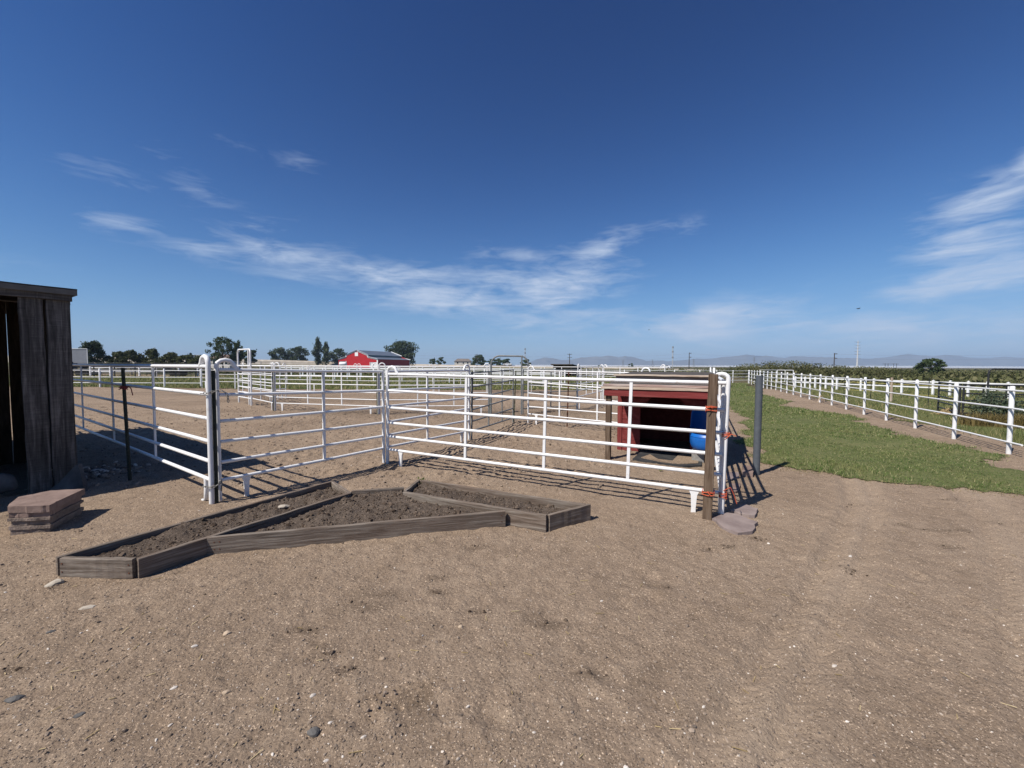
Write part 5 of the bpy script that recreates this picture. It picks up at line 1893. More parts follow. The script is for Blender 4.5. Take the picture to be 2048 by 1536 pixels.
    board('roof_board', Q(0.0, 0.055, zr - 0.095), Q(Wd + 0.05, 0.055, zr - 0.095), 0.022, 0.04, 'shed_wood', root, seg=8)
    for s_, o0_, s1_, o1_ in ((-0.012, -0.03, -0.012, -dep), (Wd + 0.012, -0.03, Wd + 0.012, -dep), (0.0, -dep - 0.012, Wd, -dep - 0.012)):  # boards added under the roof to stop sun leaking into the hut
        board('sun_stop_board', Q(s_, o0_, 1.262), Q(s1_, o1_, 1.285), 0.022, 0.22, 'red_board', root, seg=3, wob=0.001)
    board('sun_stop_board', Q(0.0, -0.018, 1.268), Q(Wd, -0.018, 1.268), 0.022, 0.21, 'red_board', root, seg=4, wob=0.001)
    return Q, w, nrm, Wd, over


HUTQ, hw, hn, HUTW, HOVER = make_hut()


# blue barrel cut open as a feeder, on cinder blocks in front of the hut
def make_barrel():
    c = HUTQ(1.51, 0.42, 0)
    c = Vector((c.x, c.y, 0))
    root = thing('barrel_feeder', 'blue plastic barrel with cut-away front standing beside the hut doorway', 'barrel', c)
    z0 = 0.20
    prof = [(0.02, 0.0), (0.17, 0.0), (0.225, 0.02), (0.262, 0.06), (0.285, 0.12), (0.292, 0.20), (0.292, 0.29), (0.288, 0.36), (0.283, 0.42), (0.28, 0.50), (0.275, 0.58), (0.262, 0.64), (0.25, 0.66)]
    n = 36
    front = math.atan2(-1, -0.75)
    vs, fs = [], []
    for (r, z) in prof:
        for k in range(n):
            a = 2 * math.pi * k / n
            vs.append(c + Vector((r * 0.92 * math.cos(a), r * 0.92 * math.sin(a), z0 + z)))
    for i in range(len(prof) - 1):
        for k in range(n):
            a = 2 * math.pi * (k + 0.5) / n
            da = (a - front + math.pi) % (2 * math.pi) - math.pi
            zc = 0.30 + 0.10 * (abs(da) / 1.1) ** 2
            if prof[i + 1][1] > zc and abs(da) < 1.25:
                continue
            fs.append((i * n + k, i * n + (k + 1) % n, (i + 1) * n + (k + 1) % n, (i + 1) * n + k))
    mb = MB()
    mb.add(vs, fs, True)
    o = mb.build('barrel_wall', 'blue', root)
    s = o.modifiers.new('thick', 'SOLIDIFY'); s.thickness = 0.007; s.offset = -1
    ring = [c + Vector((0.270 * math.cos(a), 0.270 * math.sin(a), z0 + 0.24)) for a in [2 * math.pi * k / 36 for k in range(37)]]
    MB().tube(ring, 0.006, 5, cap=False).build('hoop', 'blue', root)
    for i, (dx, dy, lab) in enumerate(((-0.14, -0.06, 'cinder block under the left of the blue barrel'), (0.18, 0.0, 'cinder block under the right of the blue barrel'))):
        p = c + w_off(dx, dy)
        t = thing('cinder_block', lab, 'block', p, 'blocks under the barrel')
        for s_ in (-1, 1):
            MB().box(p + hn * 0.085 * s_ + ZV * 0.095, hw * 0.09, hn * 0.015, ZV * 0.1).build('face_shell', 'cinder', t)
        for s_ in (-1, 0, 1):
            MB().box(p + hw * 0.075 * s_ + ZV * 0.095, hw * 0.014, hn * 0.0695, ZV * 0.0985).build('web', 'cinder', t)


def w_off(a, b):
    return hw * a + hn * b


make_barrel()

# rubber mat half covered in sand before the doorway
mp_ = [G(x, y, 0.02) for x, y in ((1265, 919), (1281, 905), (1300, 902), (1382, 903), (1405, 916), (1403, 931), (1370, 933), (1320, 927), (1284, 922))]
cc = sum(mp_, Vector()) / len(mp_)
mb = MB(); mb.prism([(p.x, p.y) for p in mp_], 0.0, [0.030 + 0.006 * math.sin(i * 2.1) for i in range(len(mp_))])
tag(mb.build('rubber_mat', 'mat_rubber', None, origin=(cc.x, cc.y, 0)), 'black rubber mat on the ground in front of the hut doorway', 'mat')
sx_ = [G(x, y, 0.035) for x, y in ((1282, 915), (1300, 909), (1316, 918), (1345, 921), (1362, 905), (1386, 907), (1398, 918), (1396, 926), (1360, 928), (1320, 924))]
mb = MB(); mb.prism([(p.x, p.y) for p in sx_], 0.029, [0.038 + 0.004 * math.sin(i * 1.7) for i in range(len(sx_))])
so = mb.build('sand', 'dirt'); kind(so, 'stuff'); so['label'] = 'sand blown over the rubber mat'


# ------------------------------------------------------------------ pipe and rail fences
def post_mesh(name, h, r, mat, square=False, n=10, cap=True):
    mb = MB()
    if square:
        mb.abox(-r, r, -r, r, -0.1, h)
        mb.add([(-r * 1.2, -r * 1.2, h), (r * 1.2, -r * 1.2, h), (r * 1.2, r * 1.2, h), (-r * 1.2, r * 1.2, h), (0, 0, h + r * 0.8)], [(3, 2, 1, 0), (0, 1, 4), (1, 2, 4), (2, 3, 4), (3, 0, 4)])
    else:
        mb.tube([(0, 0, -0.1), (0, 0, h * 0.5), (0, 0, h - r * 0.35), (0, 0, h - r * 0.05), (0, 0, h)], [r, r, r, r * 0.8, r * 0.35], n)
    return mb.mesh(name, mat)


def fence(label, pts, h, r, rails, rail_r, mat, square=False, name='pipe_fence', group=None, rz=0.0, flat=None, n=8):
    root = thing(name, label, 'fence', pts[0], group)
    me = post_mesh('post', h, r, mat, square, n)
    for p in pts:
        inst('post', me, root, V3(p, 0), rz)
    for z in rails:
        mb = MB()
        if flat:
            for a, b in zip(pts[:-1], pts[1:]):
                mb = MB()
                mb.bar(V3(a, 0) + ZV * z, V3(b, 0) + ZV * z, flat[0], flat[1])
                mb.build('rail', mat, root)
        else:
            mb.tube([V3(p, 0) + ZV * z for p in pts], rail_r, 6)
            mb.build('rail', mat, root)
    return root


fp = [FENCE0 + Fdir * Fstep * i for i in range(0, 22)]
hf = up(FENCE0, 772)
root = thing('pipe_fence', 'long white four rail pipe fence running back along the right of the lawn', 'fence', FENCE0)
me = post_mesh('post', hf, 0.035, 'white', n=12)
for p in fp:
    inst('post', me, root, V3(p, 0))
rail_off = Vector((Fdir.y, -Fdir.x, 0)) * -0.036       # rails on the lawn side
for y in (781, 816.5, 850, 884):
    z = up(FENCE0, y)
    MB().tube([V3(p, 0) + rail_off + ZV * (z + random.uniform(-0.006, 0.006)) for p in [FENCE0 - Fdir * 0.38] + fp], 0.017, 8).build('rail', 'white', root)
# gate beside the first post
gq0 = FENCE0 - Fdir * 0.46
hz = [0.16, 0.40, 0.66, 0.94, 1.16]
panel('white pipe gate leaving the picture at the right edge beside the fence', gq0, gq0 - Fdir * 2.6, hz, None, (0.5,), arch=(False, False), legs=(False, False), name='pipe_gate', r=0.022)

# fence across the end of the lawn, then all along behind the pens
fend = FENCE0 + Fdir * Fstep * 21
cr = [fend + Vector((0.1, 0.3, 0)), at(1400, 37.5), at(1300, 38.5), at(1200, 40), at(1120, 42)]
pts = []
for a, b in zip(cr[:-1], cr[1:]):
    k = max(2, int((b - a).length / 1.9))
    pts += [a.lerp(b, i / k) for i in range(k)]
fence('white four rail pipe fence closing the far end of the lawn', pts, 1.22, 0.036, (0.25, 0.56, 0.86, 1.15), 0.02, 'white_far', n=6)
# rounded gate panels beyond that corner
panel('pale rounded gate panel beyond the end of the right pipe fence', at(1520, 34.0), at(1553, 35.0), [0.3, 0.6, 0.9, 1.28], None, (0.5,), arch=(False, False), legs=(False, False), ns=6, r=0.024, mat='white_far', name='pipe_gate')
panel('second pale rounded gate panel right of the first at the far corner', at(1555, 34.8), at(1587, 33.6), [0.3, 0.6, 0.9, 1.28], None, (0.5,), arch=(False, False), legs=(False, False), ns=6, r=0.024, mat='white_far', name='pipe_gate')

a, b = at(1592, 30.5), at(2110, 19.0)
k = 17
fence('white two rail vinyl fence along the far side of the pasture', [a.lerp(b, i / k) for i in range(k + 1)], 0.82, 0.045, (0.42, 0.74), 0, 'white_far', True, name='vinyl_fence', flat=(0.035, 0.07), rz=math.atan2(b.y - a.y, b.x - a.x))

# white fences behind the round pen
a, b = at(100, 27.0), at(402, 27.0)
fence('white pipe fence with wide spaced posts across the green field at left', [at(70, 27.4), at(198.6, 27.0), at(327.8, 27.1), at(401, 27.2)], 1.25, 0.05, (0.30, 0.68, 1.12), 0.022, 'white_far', n=8)
a, b = at(600, 44.0), at(1130, 31.0)
k = 17
fence('white rail fence crossing the green field behind the round pen', [a.lerp(b, i / k) for i in range(k + 1)], 1.25, 0.05, (0.45, 0.85, 1.16), 0.028, 'white_far', n=6)
a, b = at(560, 58.0), at(1110, 52.0)
k = 22
fence('far white two rail vinyl fence below the red barn', [a.lerp(b, i / k) for i in range(k + 1)], 1.25, 0.07, (0.6, 1.12), 0, 'white_far', True, name='vinyl_fence', flat=(0.05, 0.13))
a, b = at(60, 42.0), at(430, 44.0)
k = 9
fence('black pipe fence on the left below the line of trees', [a.lerp(b, i / k) for i in range(k + 1)], 1.75, 0.05, (0.5, 1.0, 1.62), 0.03, 'black_steel', n=6)
fence('white vinyl posts and rail in front of the dark trees at left', [at(180, 50), at(220, 50), at(278, 51), at(312, 51), at(357, 52), at(395, 52)], 1.25, 0.07, (0.6, 1.1), 0, 'white_far', True, name='vinyl_fence', flat=(0.04, 0.1))
fence('grey pipe rails beyond the tree at left, in front of the highway bank', [at(468, 70), at(495, 70), at(522, 71), at(560, 72)], 2.1, 0.05, (0.7, 1.15, 1.6, 2.0), 0.03, 'lattice', n=6)

# black panels, bowed gate, weeds and straw at the right edge
GBK = 'black pipe panels at the right edge'
k0, k1_, k2_ = at(1880, 14.5), at(1930, 12.5), at(2075, 12.0)
hk = [0.16, 0.35, 0.55, 0.76, 1.03]
panel('black pipe panel behind the right fence, left of the pair', k0, k1_ + Vector((-0.05, 0.05, 0)), hk, None, (), mat='black_steel', arch=(False, False), legs=(False, False), group=GBK, r=0.022)
panel('black pipe panel at the right edge behind the thick weeds', k1_, k2_, hk, None, (0.28, 0.6), mat='black_steel', arch=(False, False), legs=(False, False), group=GBK, r=0.024)
ka, kb = at(1978, 12.28), at(2062, 11.98)
bow_gate('tall black bowed gate rising above the right fence', ka, kb, up(ka, 738), 'black_steel', 0.024, None, (0.35, 0.7, 1.02), R=0.11)


def leafy(name, label, cat, base, n, sx, sy, h, size, mat, group=None, stems=6, dome=True, stalk=False):
    root = thing(name, label, cat, base, group)
    b = Vector(base)
    st = MB()
    for k in range(stems):
        a = 2 * math.pi * k / stems + random.uniform(-0.3, 0.3)
        st.tube([b + Vector((0, 0, -0.02)), b + Vector((math.cos(a) * sx * 0.3, math.sin(a) * sy * 0.3, h * 0.35)), b + Vector((math.cos(a) * sx * 0.65, math.sin(a) * sy * 0.65, h * 0.8))], [max(0.008, h * 0.016), max(0.006, h * 0.012), max(0.003, h * 0.005)], 5)
    kind(st.build('stems', 'bark', root), 'stuff')
    cl = max(8, n // 30)
    u = RNG.uniform(-1, 1, (cl * 3, 3)); u = u[(u ** 2).sum(1) < 1][:cl]
    cen = np.stack([u[:, 0] * sx, u[:, 1] * sy, h * (0.52 + 0.46 * u[:, 2])], 1)
    cid = RNG.integers(0, len(cen), n)
    sp = np.array([sx, sy, h * 0.7]) * 0.17
    P_ = cen[cid] + RNG.normal(size=(n, 3)) * sp
    P_[:, 2] = np.clip(P_[:, 2], 0.02 * h, h * 1.06)
    P_ += np.array(b)
    if stalk:
        P_[:, 2] = b.z - 0.01
        v__, f__ = blade_arrays(P_, np.clip(RNG.normal(h * 0.75, h * 0.2, n), 0.1 * h, 1.1 * h), np.full(n, size), lean=0.5)
    else:
        v__, f__ = leaf_arrays(P_, np.full(n, size), upbias=0.15)
    kind(np_obj('foliage', v__, f__, mat, root), 'stuff')
    return root


leafy('weed_clump', 'tall grey-green weed clump growing through the black panels', 'plant', at(1985, 11.7), 2200, 0.45, 0.35, 0.9, 0.026, 'weed')
leafy('weed_clump', 'grey-green weed clump at the right edge behind the last fence post', 'plant', at(2045, 11.4), 1800, 0.45, 0.35, 0.65, 0.026, 'weed')
leafy('weed_clump', 'yellowish dry weeds in front of the black panels', 'plant', at(1978, 10.9), 1400, 0.7, 0.3, 0.40, 0.010, 'weed_dry', stalk=True)
leafy('weed_clump', 'second patch of dry weeds at the right edge', 'plant', at(2048, 10.6), 1200, 0.6, 0.3, 0.40, 0.010, 'weed_dry', stalk=True)
sc = at(1907, 13.4)
n = 1500
P = np.stack([sc.x + RNG.normal(0, 0.16, n), sc.y + RNG.normal(0, 0.14, n), np.zeros(n)], 1)
P[:, 2] = np.clip(0.20 * np.exp(-(((P[:, 0] - sc.x) / 0.24) ** 2 + ((P[:, 1] - sc.y) / 0.28) ** 2)), 0, 1) * RNG.uniform(0.2, 1, n) + 0.03
v_, f_ = leaf_arrays(P, np.full(n, 0.05), aspect=(0.08, 0.16))
tag(np_obj('straw_pile', v_, f_, 'straw', origin=(sc.x, sc.y, 0)), 'small heap of yellow straw behind the right pipe fence', 'straw')
# electric fence in the pasture
wd_ = at(1785, 18.5)
stake = board('wooden_stake', wd_ + ZV * -0.05, wd_ + ZV * up(wd_, 755), 0.075, 0.05, 'tan_board', None, upd=Vector((0, 1, 0)), seg=4)
tag(stake, 'bare wooden stake standing in the pasture between fences', 'stake')
es = [at(1690, 21.0), at(1744, 19.8), wd_, at(1860, 16.8), at(1910, 15.6)]
for i, nm in enumerate(('first', 'second', None, 'third')):
    if nm:
        q = es[i]
        tag(MB().tube([q + ZV * -0.03, q + ZV * 1.15], 0.014, 6).build('fence_stake', 'tpost', None, origin=(q.x, q.y, 0)), {'first': 'thin dark stake of the rope fence left of the wooden stake, farther away', 'second': 'thin dark stake of the rope fence just left of the wooden stake', 'third': 'thin dark stake of the rope fence right of the wooden stake'}[nm], 'stake', 'rope fence stakes')
for z, lab in ((0.80, 'upper yellow rope of the pasture fence'), (0.40, 'lower yellow rope of the pasture fence')):
    tag(MB().tube([p + ZV * z for p in es], 0.007, 5).build('fence_rope', 'rope', None, origin=es[0]), lab, 'rope', 'pasture fence ropes')
# a bent stick on the path below the fence
q = G(1641, 806)
so = MB().tube([q + Vector((-0.12, 0, 0.02)), q + Vector((0.0, 0.02, 0.32)), q + Vector((0.12, 0.05, 0.26)), q + Vector((0.2, 0.08, 0.02))], 0.02, 6).build('bent_stick', 'stone_tan', None, origin=q)
tag(so, 'bent brown stick propped at the foot of the right pipe fence', 'stick')


# ------------------------------------------------------------------ barn
def make_barn():
    D = 190.0
    a, b = at(677, D), at(755, D - 6)                   # gable end, left and right corners
    root = thing('barn', 'big red barn with stepped white-trimmed gable and grey metal roof', 'barn', a)
    g = (b - a); W_ = g.length; g.normalize()
    bk = Vector((-g.y, g.x, 0))                         # away
    # length so that the far corner shows in column 818
    L_ = 15.0
    for _ in range(60):
        p = b + bk * L_
        px = 1024 + F * (p.x / p.y)
        if px > 818.5:
            break
        L_ += 0.5
    if L_ > 42:
        bk = (bk + g * 0.9).normalized(); L_ = 26.0
    z_e = up(b, 718.6); z_step0 = up((a + b) / 2, 714); z_step1 = up((a + b) / 2, 710.4); z_r = up((a + b) / 2, 701)
    s1, s2 = 0.20 * W_, 0.76 * W_

    def Q(s, o, z):
        return a + g * s + bk * o + ZV * z
    # front wall in vertical metal sheets
    prof = lambda s: (z_e + (z_step0 - z_e) * s / s1) if s < s1 else ((z_e + (z_step0 - z_e) * (W_ - s) / (W_ - s2)) if s > s2 else (z_step1 + (z_r - z_step1) * (1 - abs(s - (s1 + s2) / 2) / ((s2 - s1) / 2))))
    nsh = 26
    eps = 0.02
    edges = sorted(set([W_ * i / nsh for i in range(nsh + 1)] + [s1, s2, (s1 + s2) / 2]))
    dr0, dr1, dz = W_ * 0.815, W_ * 0.985, up(b, 724.0)
    for s0, s1_ in zip(edges[:-1], edges[1:]):
        if s1_ - s0 < 0.05:
            continue
        z0 = 0.0
        if s0 >= dr0 - 0.4 and s1_ <= dr1 + 0.6:
            z0 = dz
        MB().slab([Q(s0, 0, z0 - 0.1), Q(s1_ - eps, 0, z0 - 0.1), Q(s1_ - eps, 0, prof(s1_ - 1e-3)), Q(s0, 0, prof(s0 + 1e-3))], bk * 0.08).build('wall_sheet', 'barn_red', root)
    dm = MB(); dm.slab([Q(dr0, 0.10, 0), Q(dr1, 0.10, 0), Q(dr1, 0.10, dz), Q(dr0, 0.10, dz)], bk * 0.06)
    do = dm.build('door', 'barn_white', root)
    for i in range(1, 4):
        MB().slab([Q(dr0, 0.085, dz * i / 4), Q(dr1, 0.085, dz * i / 4), Q(dr1, 0.085, dz * i / 4 + 0.07), Q(dr0, 0.085, dz * i / 4 + 0.07)], bk * 0.012).build('door_joint', 'lattice', do)
    for s in (dr0, dr1):
        MB().bar(Q(s, -0.05, 0), Q(s, -0.05, dz), 0.22, 0.1, bk).build('door_trim', 'barn_white', root)
    # lean-to bay at the left: white trim, closed grey sheet painting its shade
    MB().bar(Q(W_ * 0.205, -0.06, 0), Q(W_ * 0.205, -0.06, up(a, 722.0)), 0.25, 0.1, bk).build('corner_trim', 'barn_white', root)
    MB().slab([Q(0.3, -0.03, 0.0), Q(W_ * 0.2, -0.03, 0.0), Q(W_ * 0.2, -0.03, up(a, 722.5)), Q(0.3, -0.03, up(a, 722.5))], bk * 0.02).build('bay_shade_sheet', 'trailer', root)
    # hay door
    mid = (s1 + s2) / 2
    zh = up(b, 712.0)
    MB().slab([Q(mid - 1.0, -0.08, zh), Q(mid + 0.7, -0.08, zh), Q(mid + 0.7, -0.08, zh + 1.7), Q(mid - 1.0, -0.08, zh + 1.7)], bk * 0.07).build('hay_door', 'barn_white', root)
    # trim along the roof edge of the gable
    for (p, q) in (((0, z_e), (s1, z_step0)), ((s1, z_step0), (s1, z_step1)), ((s1, z_step1), (mid, z_r)), ((mid, z_r), (s2, z_step1)), ((s2, z_step1), (s2, z_step0)), ((s2, z_step0), (W_, z_e)), ((W_, z_e), (W_, 0.0))):
        MB().bar(Q(p[0], -0.09, p[1]), Q(q[0], -0.09, q[1]), 0.1, 0.6, bk.cross(g) if abs(p[0] - q[0]) > 0.1 else g).build('trim', 'barn_white', root)
    # side wall in sheets
    ns = 20
    for i in range(ns):
        o0, o1 = L_ * i / ns, L_ * (i + 1) / ns - 0.02
        MB().slab([Q(W_, o0, -0.1), Q(W_, o1, -0.1), Q(W_, o1, z_e), Q(W_, o0, z_e)], g * -0.08).build('wall_sheet', 'barn_red', root)
    MB().slab([Q(0.02, 0.1, -0.1), Q(0.02, L_, -0.1), Q(0.02, L_, z_e), Q(0.02, 0.1, z_e)], g * 0.08).build('wall_sheet', 'barn_red', root)
    # roofs: right and left aisle, centre pair, with clerestory strip
    nr = 14
    for i in range(nr):
        o0, o1 = -0.4 + (L_ + 0.8) * i / nr, -0.4 + (L_ + 0.8) * (i + 1) / nr - 0.03
        for (p, q) in (((W_ + 0.5, z_e - 0.02), (s2, z_step0 + 0.12)), ((s2 + 0.4, z_step1 + 0.02), (mid, z_r + 0.12)), ((s1 - 0.4, z_step1 + 0.02), (mid, z_r + 0.12)), ((-0.5, z_e - 0.02), (s1, z_step0 + 0.12))):
            MB().slab([Q(p[0], o0, p[1]), Q(p[0], o1, p[1]), Q(q[0], o1, q[1]), Q(q[0], o0, q[1])], ZV * 0.08).build('roof_sheet', 'barn_roof', root)
    for s in (s1, s2):
        MB().slab([Q(s, 0.1, z_step0), Q(s, L_, z_step0), Q(s, L_, z_step1 + 0.1), Q(s, 0.1, z_step1 + 0.1)], g * 0.05).build('clerestory', 'barn_lit', root)
    MB().slab([Q(W_, L_, 0), Q(0, L_, 0), Q(0, L_, z_e), Q(s1, L_, z_step1), Q(mid, L_, z_r), Q(s2, L_, z_step1), Q(W_, L_, z_e)], bk * 0.1).build('back_wall', 'barn_red', root)
    for (p, q) in (((W_ + 0.5, z_e), (s2, z_step0 + 0.15)), ((s2 + 0.4, z_step1 + 0.1), (mid, z_r + 0.2))):
        MB().bar(Q(p[0], L_ + 0.45, p[1] + 0.1), Q(q[0], L_ + 0.45, q[1] + 0.1), 0.12, 0.4, ZV).build('trim', 'barn_white', root)
    MB().bar(Q(W_ + 0.03, L_ + 0.1, 0), Q(W_ + 0.03, L_ + 0.1, z_e), 0.4, 0.2, bk).build('trim', 'barn_white', root)


make_barn()
tkp = at(686, 178)
root = thing('gas_tank', 'white horizontal tank standing at the left corner of the barn', 'tank', tkp)
c = tkp + ZV * 2.0
MB().tube([c + Vector((-1.7, 0, 0)), c + Vector((-1.5, 0, 0)), c + Vector((-1.1, 0, 0)), c + Vector((1.1, 0, 0)), c + Vector((1.5, 0, 0)), c + Vector((1.7, 0, 0))], [0.2, 0.65, 0.85, 0.85, 0.65, 0.2], 14).build('shell', 'barn_white', root)
for s in (-0.8, 0.8):
    MB().abox(c.x + s - 0.12, c.x + s + 0.12, c.y - 0.6, c.y + 0.6, 0, 1.3).build('cradle', 'lattice', root)


# grey box trailer at the left, behind the shed
def make_trailer():
    p, q = at(128, 75), at(176, 74)
    root = thing('box_trailer', 'grey box trailer parked beside the shed edge below the trees', 'trailer', p)
    zt_ = up(q, 697.5)
    dd = Vector((p.x + q.x, p.y + q.y, 0)).normalized()
    MB().slab([V3(p, 1.1), V3(q, 1.1), Vector((q.x, q.y, zt_)), Vector((p.x, p.y, zt_))], dd * 7).build('box_body', 'trailer', root)
    for s in (V3(p, 0), V3(q, 0)):
        MB().bar(s + Vector((0, -0.05, 1.1)), s + Vector((0, -0.05, zt_)), 0.12, 0.08, Vector((0, 1, 0))).build('corner_rail', 'pole_steel', root)
    MB().bar(Vector((p.x, p.y - 0.05, zt_)), Vector((q.x, q.y - 0.05, zt_)), 0.1, 0.12).build('top_rail', 'pole_steel', root)
    for o in (1.0, 2.2):
        for s in (0.15, 0.85):
            c_ = p.lerp(q, s) + dd * (o + 2)
            MB().tube([c_ + Vector((-0.12, 0, 0.5)), c_ + Vector((0.12, 0, 0.5))], 0.5, 14).build('wheel', 'rubber', root)
    MB().bar(V3(p, 0.95) + dd * 3.5, V3(q, 0.95) + dd * 3.5, 6.8, 0.25).build('chassis', 'black_steel', root)


make_trailer()


def flatbed(label, p, q, z):
    root = thing('flatbed_trailer', label, 'trailer', p)
    d = (q - p); ln = d.length; d.normalize(); s = Vector((-d.y, d.x, 0))
    MB().bar(p + ZV * z, q + ZV * z, 2.2, 0.22).build('deck', 'black_steel', root)
    for t in (0.3, 0.42):
        c_ = p + d * ln * t
        for o in (-1.0, 1.0):
            MB().tube([c_ + s * (o - 0.1) + ZV * 0.38, c_ + s * (o + 0.1) + ZV * 0.38], 0.38, 12).build('wheel', 'rubber', root)
    MB().bar(q + ZV * (z - 0.1), q + d * 1.4 + ZV * (z - 0.2), 0.12, 0.12).build('tongue', 'black_steel', root)
    MB().bar(q + d * 1.3 + ZV * 0.0, q + d * 1.3 + ZV * 0.6, 0.1, 0.1, d).build('jack', 'black_steel', root)
    MB().bar(p + ZV * (z + 0.1), p + ZV * (z + 0.9), 2.1, 0.08, d).build('headboard', 'black_steel', root)


flatbed('dark flatbed trailer parked at left below the grey box trailer', at(140, 52), at(240, 53), 0.72)
flatbed('dark flatbed trailer parked at left, nearer the lone tree', at(335, 51), at(395, 52), 0.66)


# shelter with one open side in the field
def shelter():
    a, b = at(1108, 62), at(1144, 60)
    root = thing('field_shelter', 'small dark open-fronted shelter with flat roof in the field', 'shelter', a)
    g = (b - a).normalized(); bk = Vector((-g.y, g.x, 0)); ln = (b - a).length
    zf_ = up(a, 730.5); zb_ = zf_ - 0.45
    for s in (0, ln):
        MB().bar(a + g * s + ZV * -0.1, a + g * s + ZV * zf_, 0.14, 0.14, g).build('post', 'pole_wood', root)
        MB().slab([a + g * s + bk * 0.1, a + g * s + bk * 2.6, a + g * s + bk * 2.6 + ZV * zb_, a + g * s + bk * 0.1 + ZV * zf_], g * (0.06 if s == 0 else -0.06)).build('side_wall', 'shed_wood', root)
    MB().slab([a + bk * 2.6, b + bk * 2.6, b + bk * 2.6 + ZV * zb_, a + bk * 2.6 + ZV * zb_], bk * 0.06).build('back_wall', 'shed_inside', root)
    MB().slab([a - g * 0.3 - bk * 0.5 + ZV * (zf_ + 0.06), b + g * 0.35 - bk * 0.5 + ZV * (zf_ + 0.06), b + g * 0.35 + bk * 2.9 + ZV * (zb_ + 0.02), a - g * 0.3 + bk * 2.9 + ZV * (zb_ + 0.02)], ZV * 0.12).build('roof', 'pole_wood', root)


shelter()


# ------------------------------------------------------------------ vehicles on the highway
def pickup(label, p, yaw, sc_=1.0):
    root = thing('pickup_truck', label, 'truck', p)
    ca, sa = math.cos(yaw), math.sin(yaw)
    z0 = p.z

    def T(x, y, z):
        return Vector((p.x + (x * ca - y * sa) * sc_, p.y + (x * sa + y * ca) * sc_, z0 + z * sc_))

    def side_prism(name, prof, y0, y1, mat, par=root):
        n = len(prof)
        vs = [T(x, y0, z) for x, z in prof] + [T(x, y1, z) for x, z in prof]
        fs = [tuple(range(n)), tuple(reversed(range(n, 2 * n)))] + [(i, n + i, n + (i + 1) % n, (i + 1) % n) for i in range(n)]
        return MB().add(vs, fs).build(name, mat, par)
    side_prism('body', [(-2.9, 0.55), (2.8, 0.5), (2.85, 0.95), (2.7, 1.15), (1.35, 1.22), (-0.7, 1.22), (-0.72, 1.28), (-2.85, 1.28)], -0.95, 0.95, 'car_white')
    cab = side_prism('cab', [(1.3, 1.22), (0.65, 1.82), (-0.55, 1.85), (-0.75, 1.22)], -0.85, 0.85, 'car_white')
    for y in (-0.855, 0.855):
        sg = 1 if y > 0 else -1
        side_prism('window', [(1.05, 1.27), (0.58, 1.74), (0.15, 1.76), (0.15, 1.27)], y, y + 0.012 * sg, 'glass_dark', cab)
        side_prism('window', [(0.05, 1.27), (0.05, 1.76), (-0.48, 1.76), (-0.6, 1.27)], y, y + 0.012 * sg, 'glass_dark', cab)
    for x in (-1.8, 1.85):
        for y in (-0.9, 0.9):
            MB().tube([T(x, y - 0.13, 0.4), T(x, y + 0.13, 0.4)], 0.4 * sc_, 16).build('wheel', 'rubber', root)
    MB().add([T(2.8, -0.97, 0.45), T(2.95, -0.97, 0.45), T(2.95, 0.97, 0.45), T(2.8, 0.97, 0.45), T(2.8, -0.97, 0.68), T(2.95, -0.97, 0.68), T(2.95, 0.97, 0.68), T(2.8, 0.97, 0.68)], [(3, 2, 1, 0), (4, 5, 6, 7), (0, 1, 5, 4), (1, 2, 6, 5), (2, 3, 7, 6), (3, 0, 4, 7)]).build('bumper', 'lattice', root)


tpk = at(1015, 279.5)
pickup('white pickup truck driving on the highway behind the pens', Vector((tpk.x, tpk.y, 1.66)), math.radians(172))


def saloon(label, p, yaw):
    root = thing('car', label, 'car', p)
    ca, sa = math.cos(yaw), math.sin(yaw)

    def T(x, y, z):
        return Vector((p.x + x * ca - y * sa, p.y + x * sa + y * ca, p.z + z))

    def sp(name, prof, y0, y1, mat, par=root):
        n = len(prof)
        vs = [T(x, y0, z) for x, z in prof] + [T(x, y1, z) for x, z in prof]
        fs = [tuple(range(n)), tuple(reversed(range(n, 2 * n)))] + [(i, n + i, n + (i + 1) % n, (i + 1) % n) for i in range(n)]
        return MB().add(vs, fs).build(name, mat, par)
    sp('body', [(-2.3, 0.3), (2.3, 0.3), (2.3, 0.7), (1.2, 0.92), (-2.2, 0.98)], -0.88, 0.88, 'car_white')
    cb = sp('cabin', [(1.1, 0.92), (0.4, 1.42), (-1.2, 1.45), (-2.1, 0.97)], -0.76, 0.76, 'car_white')
    for y in (-0.765, 0.765):
        sp('window', [(0.85, 0.97), (0.35, 1.34), (-1.15, 1.37), (-1.75, 1.0)], y, y + (0.012 if y > 0 else -0.012), 'glass_dark', cb)
    for x in (-1.4, 1.4):
        for y in (-0.82, 0.82):
            MB().tube([T(x, y - 0.1, 0.32), T(x, y + 0.1, 0.32)], 0.32, 14).build('wheel', 'rubber', root)


pc = at(1331, 200)
saloon('white car on the highway above the roof of the hut', Vector((pc.x, pc.y, 0.60)), math.radians(150))

# ------------------------------------------------------------------ poles and pylons
def utility_pole(label, px, D, ytop, arms=True, ybase=None, mat='pole_wood', group='wooden utility poles'):
    p = at(px, D)
    h = up(p, ytop)
    root = thing('utility_pole', label, 'utility pole', p, group)
    MB().tube([p + ZV * -0.5, p + ZV * h], [0.24, 0.17], 8).build('shaft', mat, root)
    if arms:
        for k, z in enumerate((h - 0.5, h - 2.4)):
            MB().bar(p + Vector((-1.25, -0.2, z)), p + Vector((1.25, -0.2, z)), 0.14, 0.18).build('cross_arm', mat, root)
            for s in (-1.1, 1.1):
                MB().tube([p + Vector((s, -0.2, z + 0.1)), p + Vector((s, -0.2, z + 0.4))], 0.07, 6).build('insulator', 'lattice', root)
    return p, h


